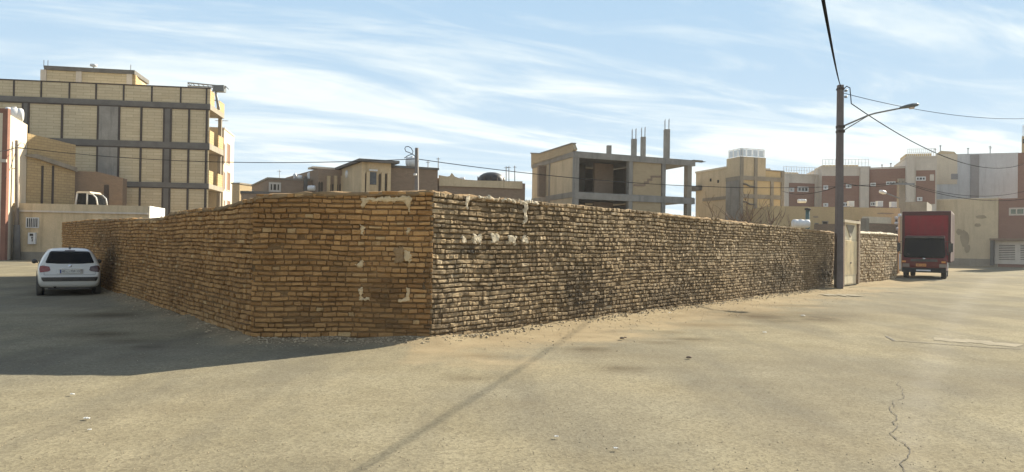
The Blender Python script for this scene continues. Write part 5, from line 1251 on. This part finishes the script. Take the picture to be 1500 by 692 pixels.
mb = MB(); mb.box(2.2, 3.4, -1.1, -.75, .45, .9); mb.build('fuel_tank', M['galv'], tr)

# ------------------------------------------------------------------ sky, sun, haze
w = bpy.data.worlds.new('World'); S.world = w; w.use_nodes = True
nt = w.node_tree; nt.nodes.clear()
def wn(k, **kw):
    q = nt.nodes.new(k)
    for a, b in kw.items(): setattr(q, a, b)
    return q
out = wn('ShaderNodeOutputWorld'); bg = wn('ShaderNodeBackground'); nt.links.new(bg.outputs[0], out.inputs[0])
sky = wn('ShaderNodeTexSky', sky_type='NISHITA'); sky.sun_disc = False; sky.sun_elevation = SUN_EL; sky.sun_rotation = SUN_AZ
sky.air_density = 1.0; sky.dust_density = .5; sky.ozone_density = 1.2; sky.altitude = 1500
tcn = wn('ShaderNodeTexCoord'); sx = wn('ShaderNodeSeparateXYZ'); nt.links.new(tcn.outputs['Generated'], sx.inputs[0])
def wm(op, a, b=0.0, c=None):
    q = wn('ShaderNodeMath', operation=op)
    for v, i in ((a, 0), (b, 1)):
        if isinstance(v, (int, float)): q.inputs[i].default_value = v
        else: nt.links.new(v, q.inputs[i])
    return q.outputs[0]
zden = wm('ADD', wm('MAXIMUM', sx.outputs[2], 0.0), .13)
cb = wn('ShaderNodeCombineXYZ'); nt.links.new(wm('DIVIDE', sx.outputs[0], zden), cb.inputs[0]); nt.links.new(wm('DIVIDE', sx.outputs[1], zden), cb.inputs[1])
def cloud(rot, sc, scale, det, dist, lo, hi, loc=(0, 0, 0)):
    m0 = wn('ShaderNodeMapping'); m0.inputs['Rotation'].default_value = (0, 0, R(rot)); nt.links.new(cb.outputs[0], m0.inputs['Vector'])
    mp = wn('ShaderNodeMapping'); mp.inputs['Scale'].default_value = sc; mp.inputs['Location'].default_value = loc
    nt.links.new(m0.outputs[0], mp.inputs['Vector'])
    q = wn('ShaderNodeTexNoise'); q.inputs['Scale'].default_value = scale; q.inputs['Detail'].default_value = det; q.inputs['Roughness'].default_value = .58; q.inputs['Distortion'].default_value = dist
    nt.links.new(mp.outputs[0], q.inputs['Vector'])
    mr = wn('ShaderNodeMapRange'); mr.interpolation_type = 'SMOOTHSTEP'; mr.inputs['From Min'].default_value = lo; mr.inputs['From Max'].default_value = hi; nt.links.new(q.outputs['Fac'], mr.inputs['Value']); return mr.outputs[0]
cA = cloud(-25, (.45, 1.4, 1), .95, 9, .9, .45, .62, (20.3, 6.6, 0)); cB = cloud(-18, (.5, 1.7, 1), 2.1, 8, .9, .46, .70, (.4, 5.2, 0))
veil = wm('ADD', .02, wm('MULTIPLY', wm('POWER', wm('SUBTRACT', 1.0, wm('MINIMUM', wm('MAXIMUM', sx.outputs[2], 0.0), 1.0)), 5.0), .74))
cl = wm('MINIMUM', wm('ADD', wm('ADD', wm('MULTIPLY', cA, .6), wm('MULTIPLY', cB, .32)), veil), .95)
mixc = wn('ShaderNodeMix', data_type='RGBA'); nt.links.new(cl, mixc.inputs[0]); lim = wn('ShaderNodeMix', data_type='RGBA', blend_type='DARKEN'); lim.inputs[0].default_value = 1.0; nt.links.new(sky.outputs[0], lim.inputs[6]); lim.inputs[7].default_value = (1.8, 2.85, 3.95, 1); nt.links.new(lim.outputs[2], mixc.inputs[6]); mixc.inputs[7].default_value = (4.5, 4.85, 4.8, 1)
nt.links.new(mixc.outputs[2], bg.inputs['Color']); bg.inputs['Strength'].default_value = .062
sd = bpy.data.lights.new('sun', 'SUN'); sd.energy = 3.7; sd.angle = R(.53); sd.color = (1.0, .92, .75)
so = bpy.data.objects.new('sun', sd); COL.objects.link(so); so.rotation_euler = SUND.to_track_quat('Z', 'Y').to_euler(); so.location = (20, 20, 40)

hz_ = MB(); hz_.box(-120, 120, -25, 135, -1.2, 19)
M['haze'] = bpy.data.materials.new('haze'); M['haze'].use_nodes = True; ht_ = M['haze'].node_tree; ht_.nodes.clear()
ho = ht_.nodes.new('ShaderNodeOutputMaterial'); hv = ht_.nodes.new('ShaderNodeVolumePrincipled'); hv.inputs['Density'].default_value = .00035; hv.inputs['Color'].default_value = (.92, .93, .94, 1); hv.inputs['Anisotropy'].default_value = .25
ht_.links.new(hv.outputs[0], ho.inputs['Volume'])
tag(hz_.build('haze', M['haze'], None), kind='stuff', label='pale dusty air over the streets')
S.view_settings.view_transform = 'Standard'; S.view_settings.look = 'None'; S.view_settings.gamma = 1; S.view_settings.use_curve_mapping = False
S.view_settings.exposure = 1.82
S.render.engine = 'CYCLES'; S.cycles.max_bounces = 6; S.cycles.use_denoising = True
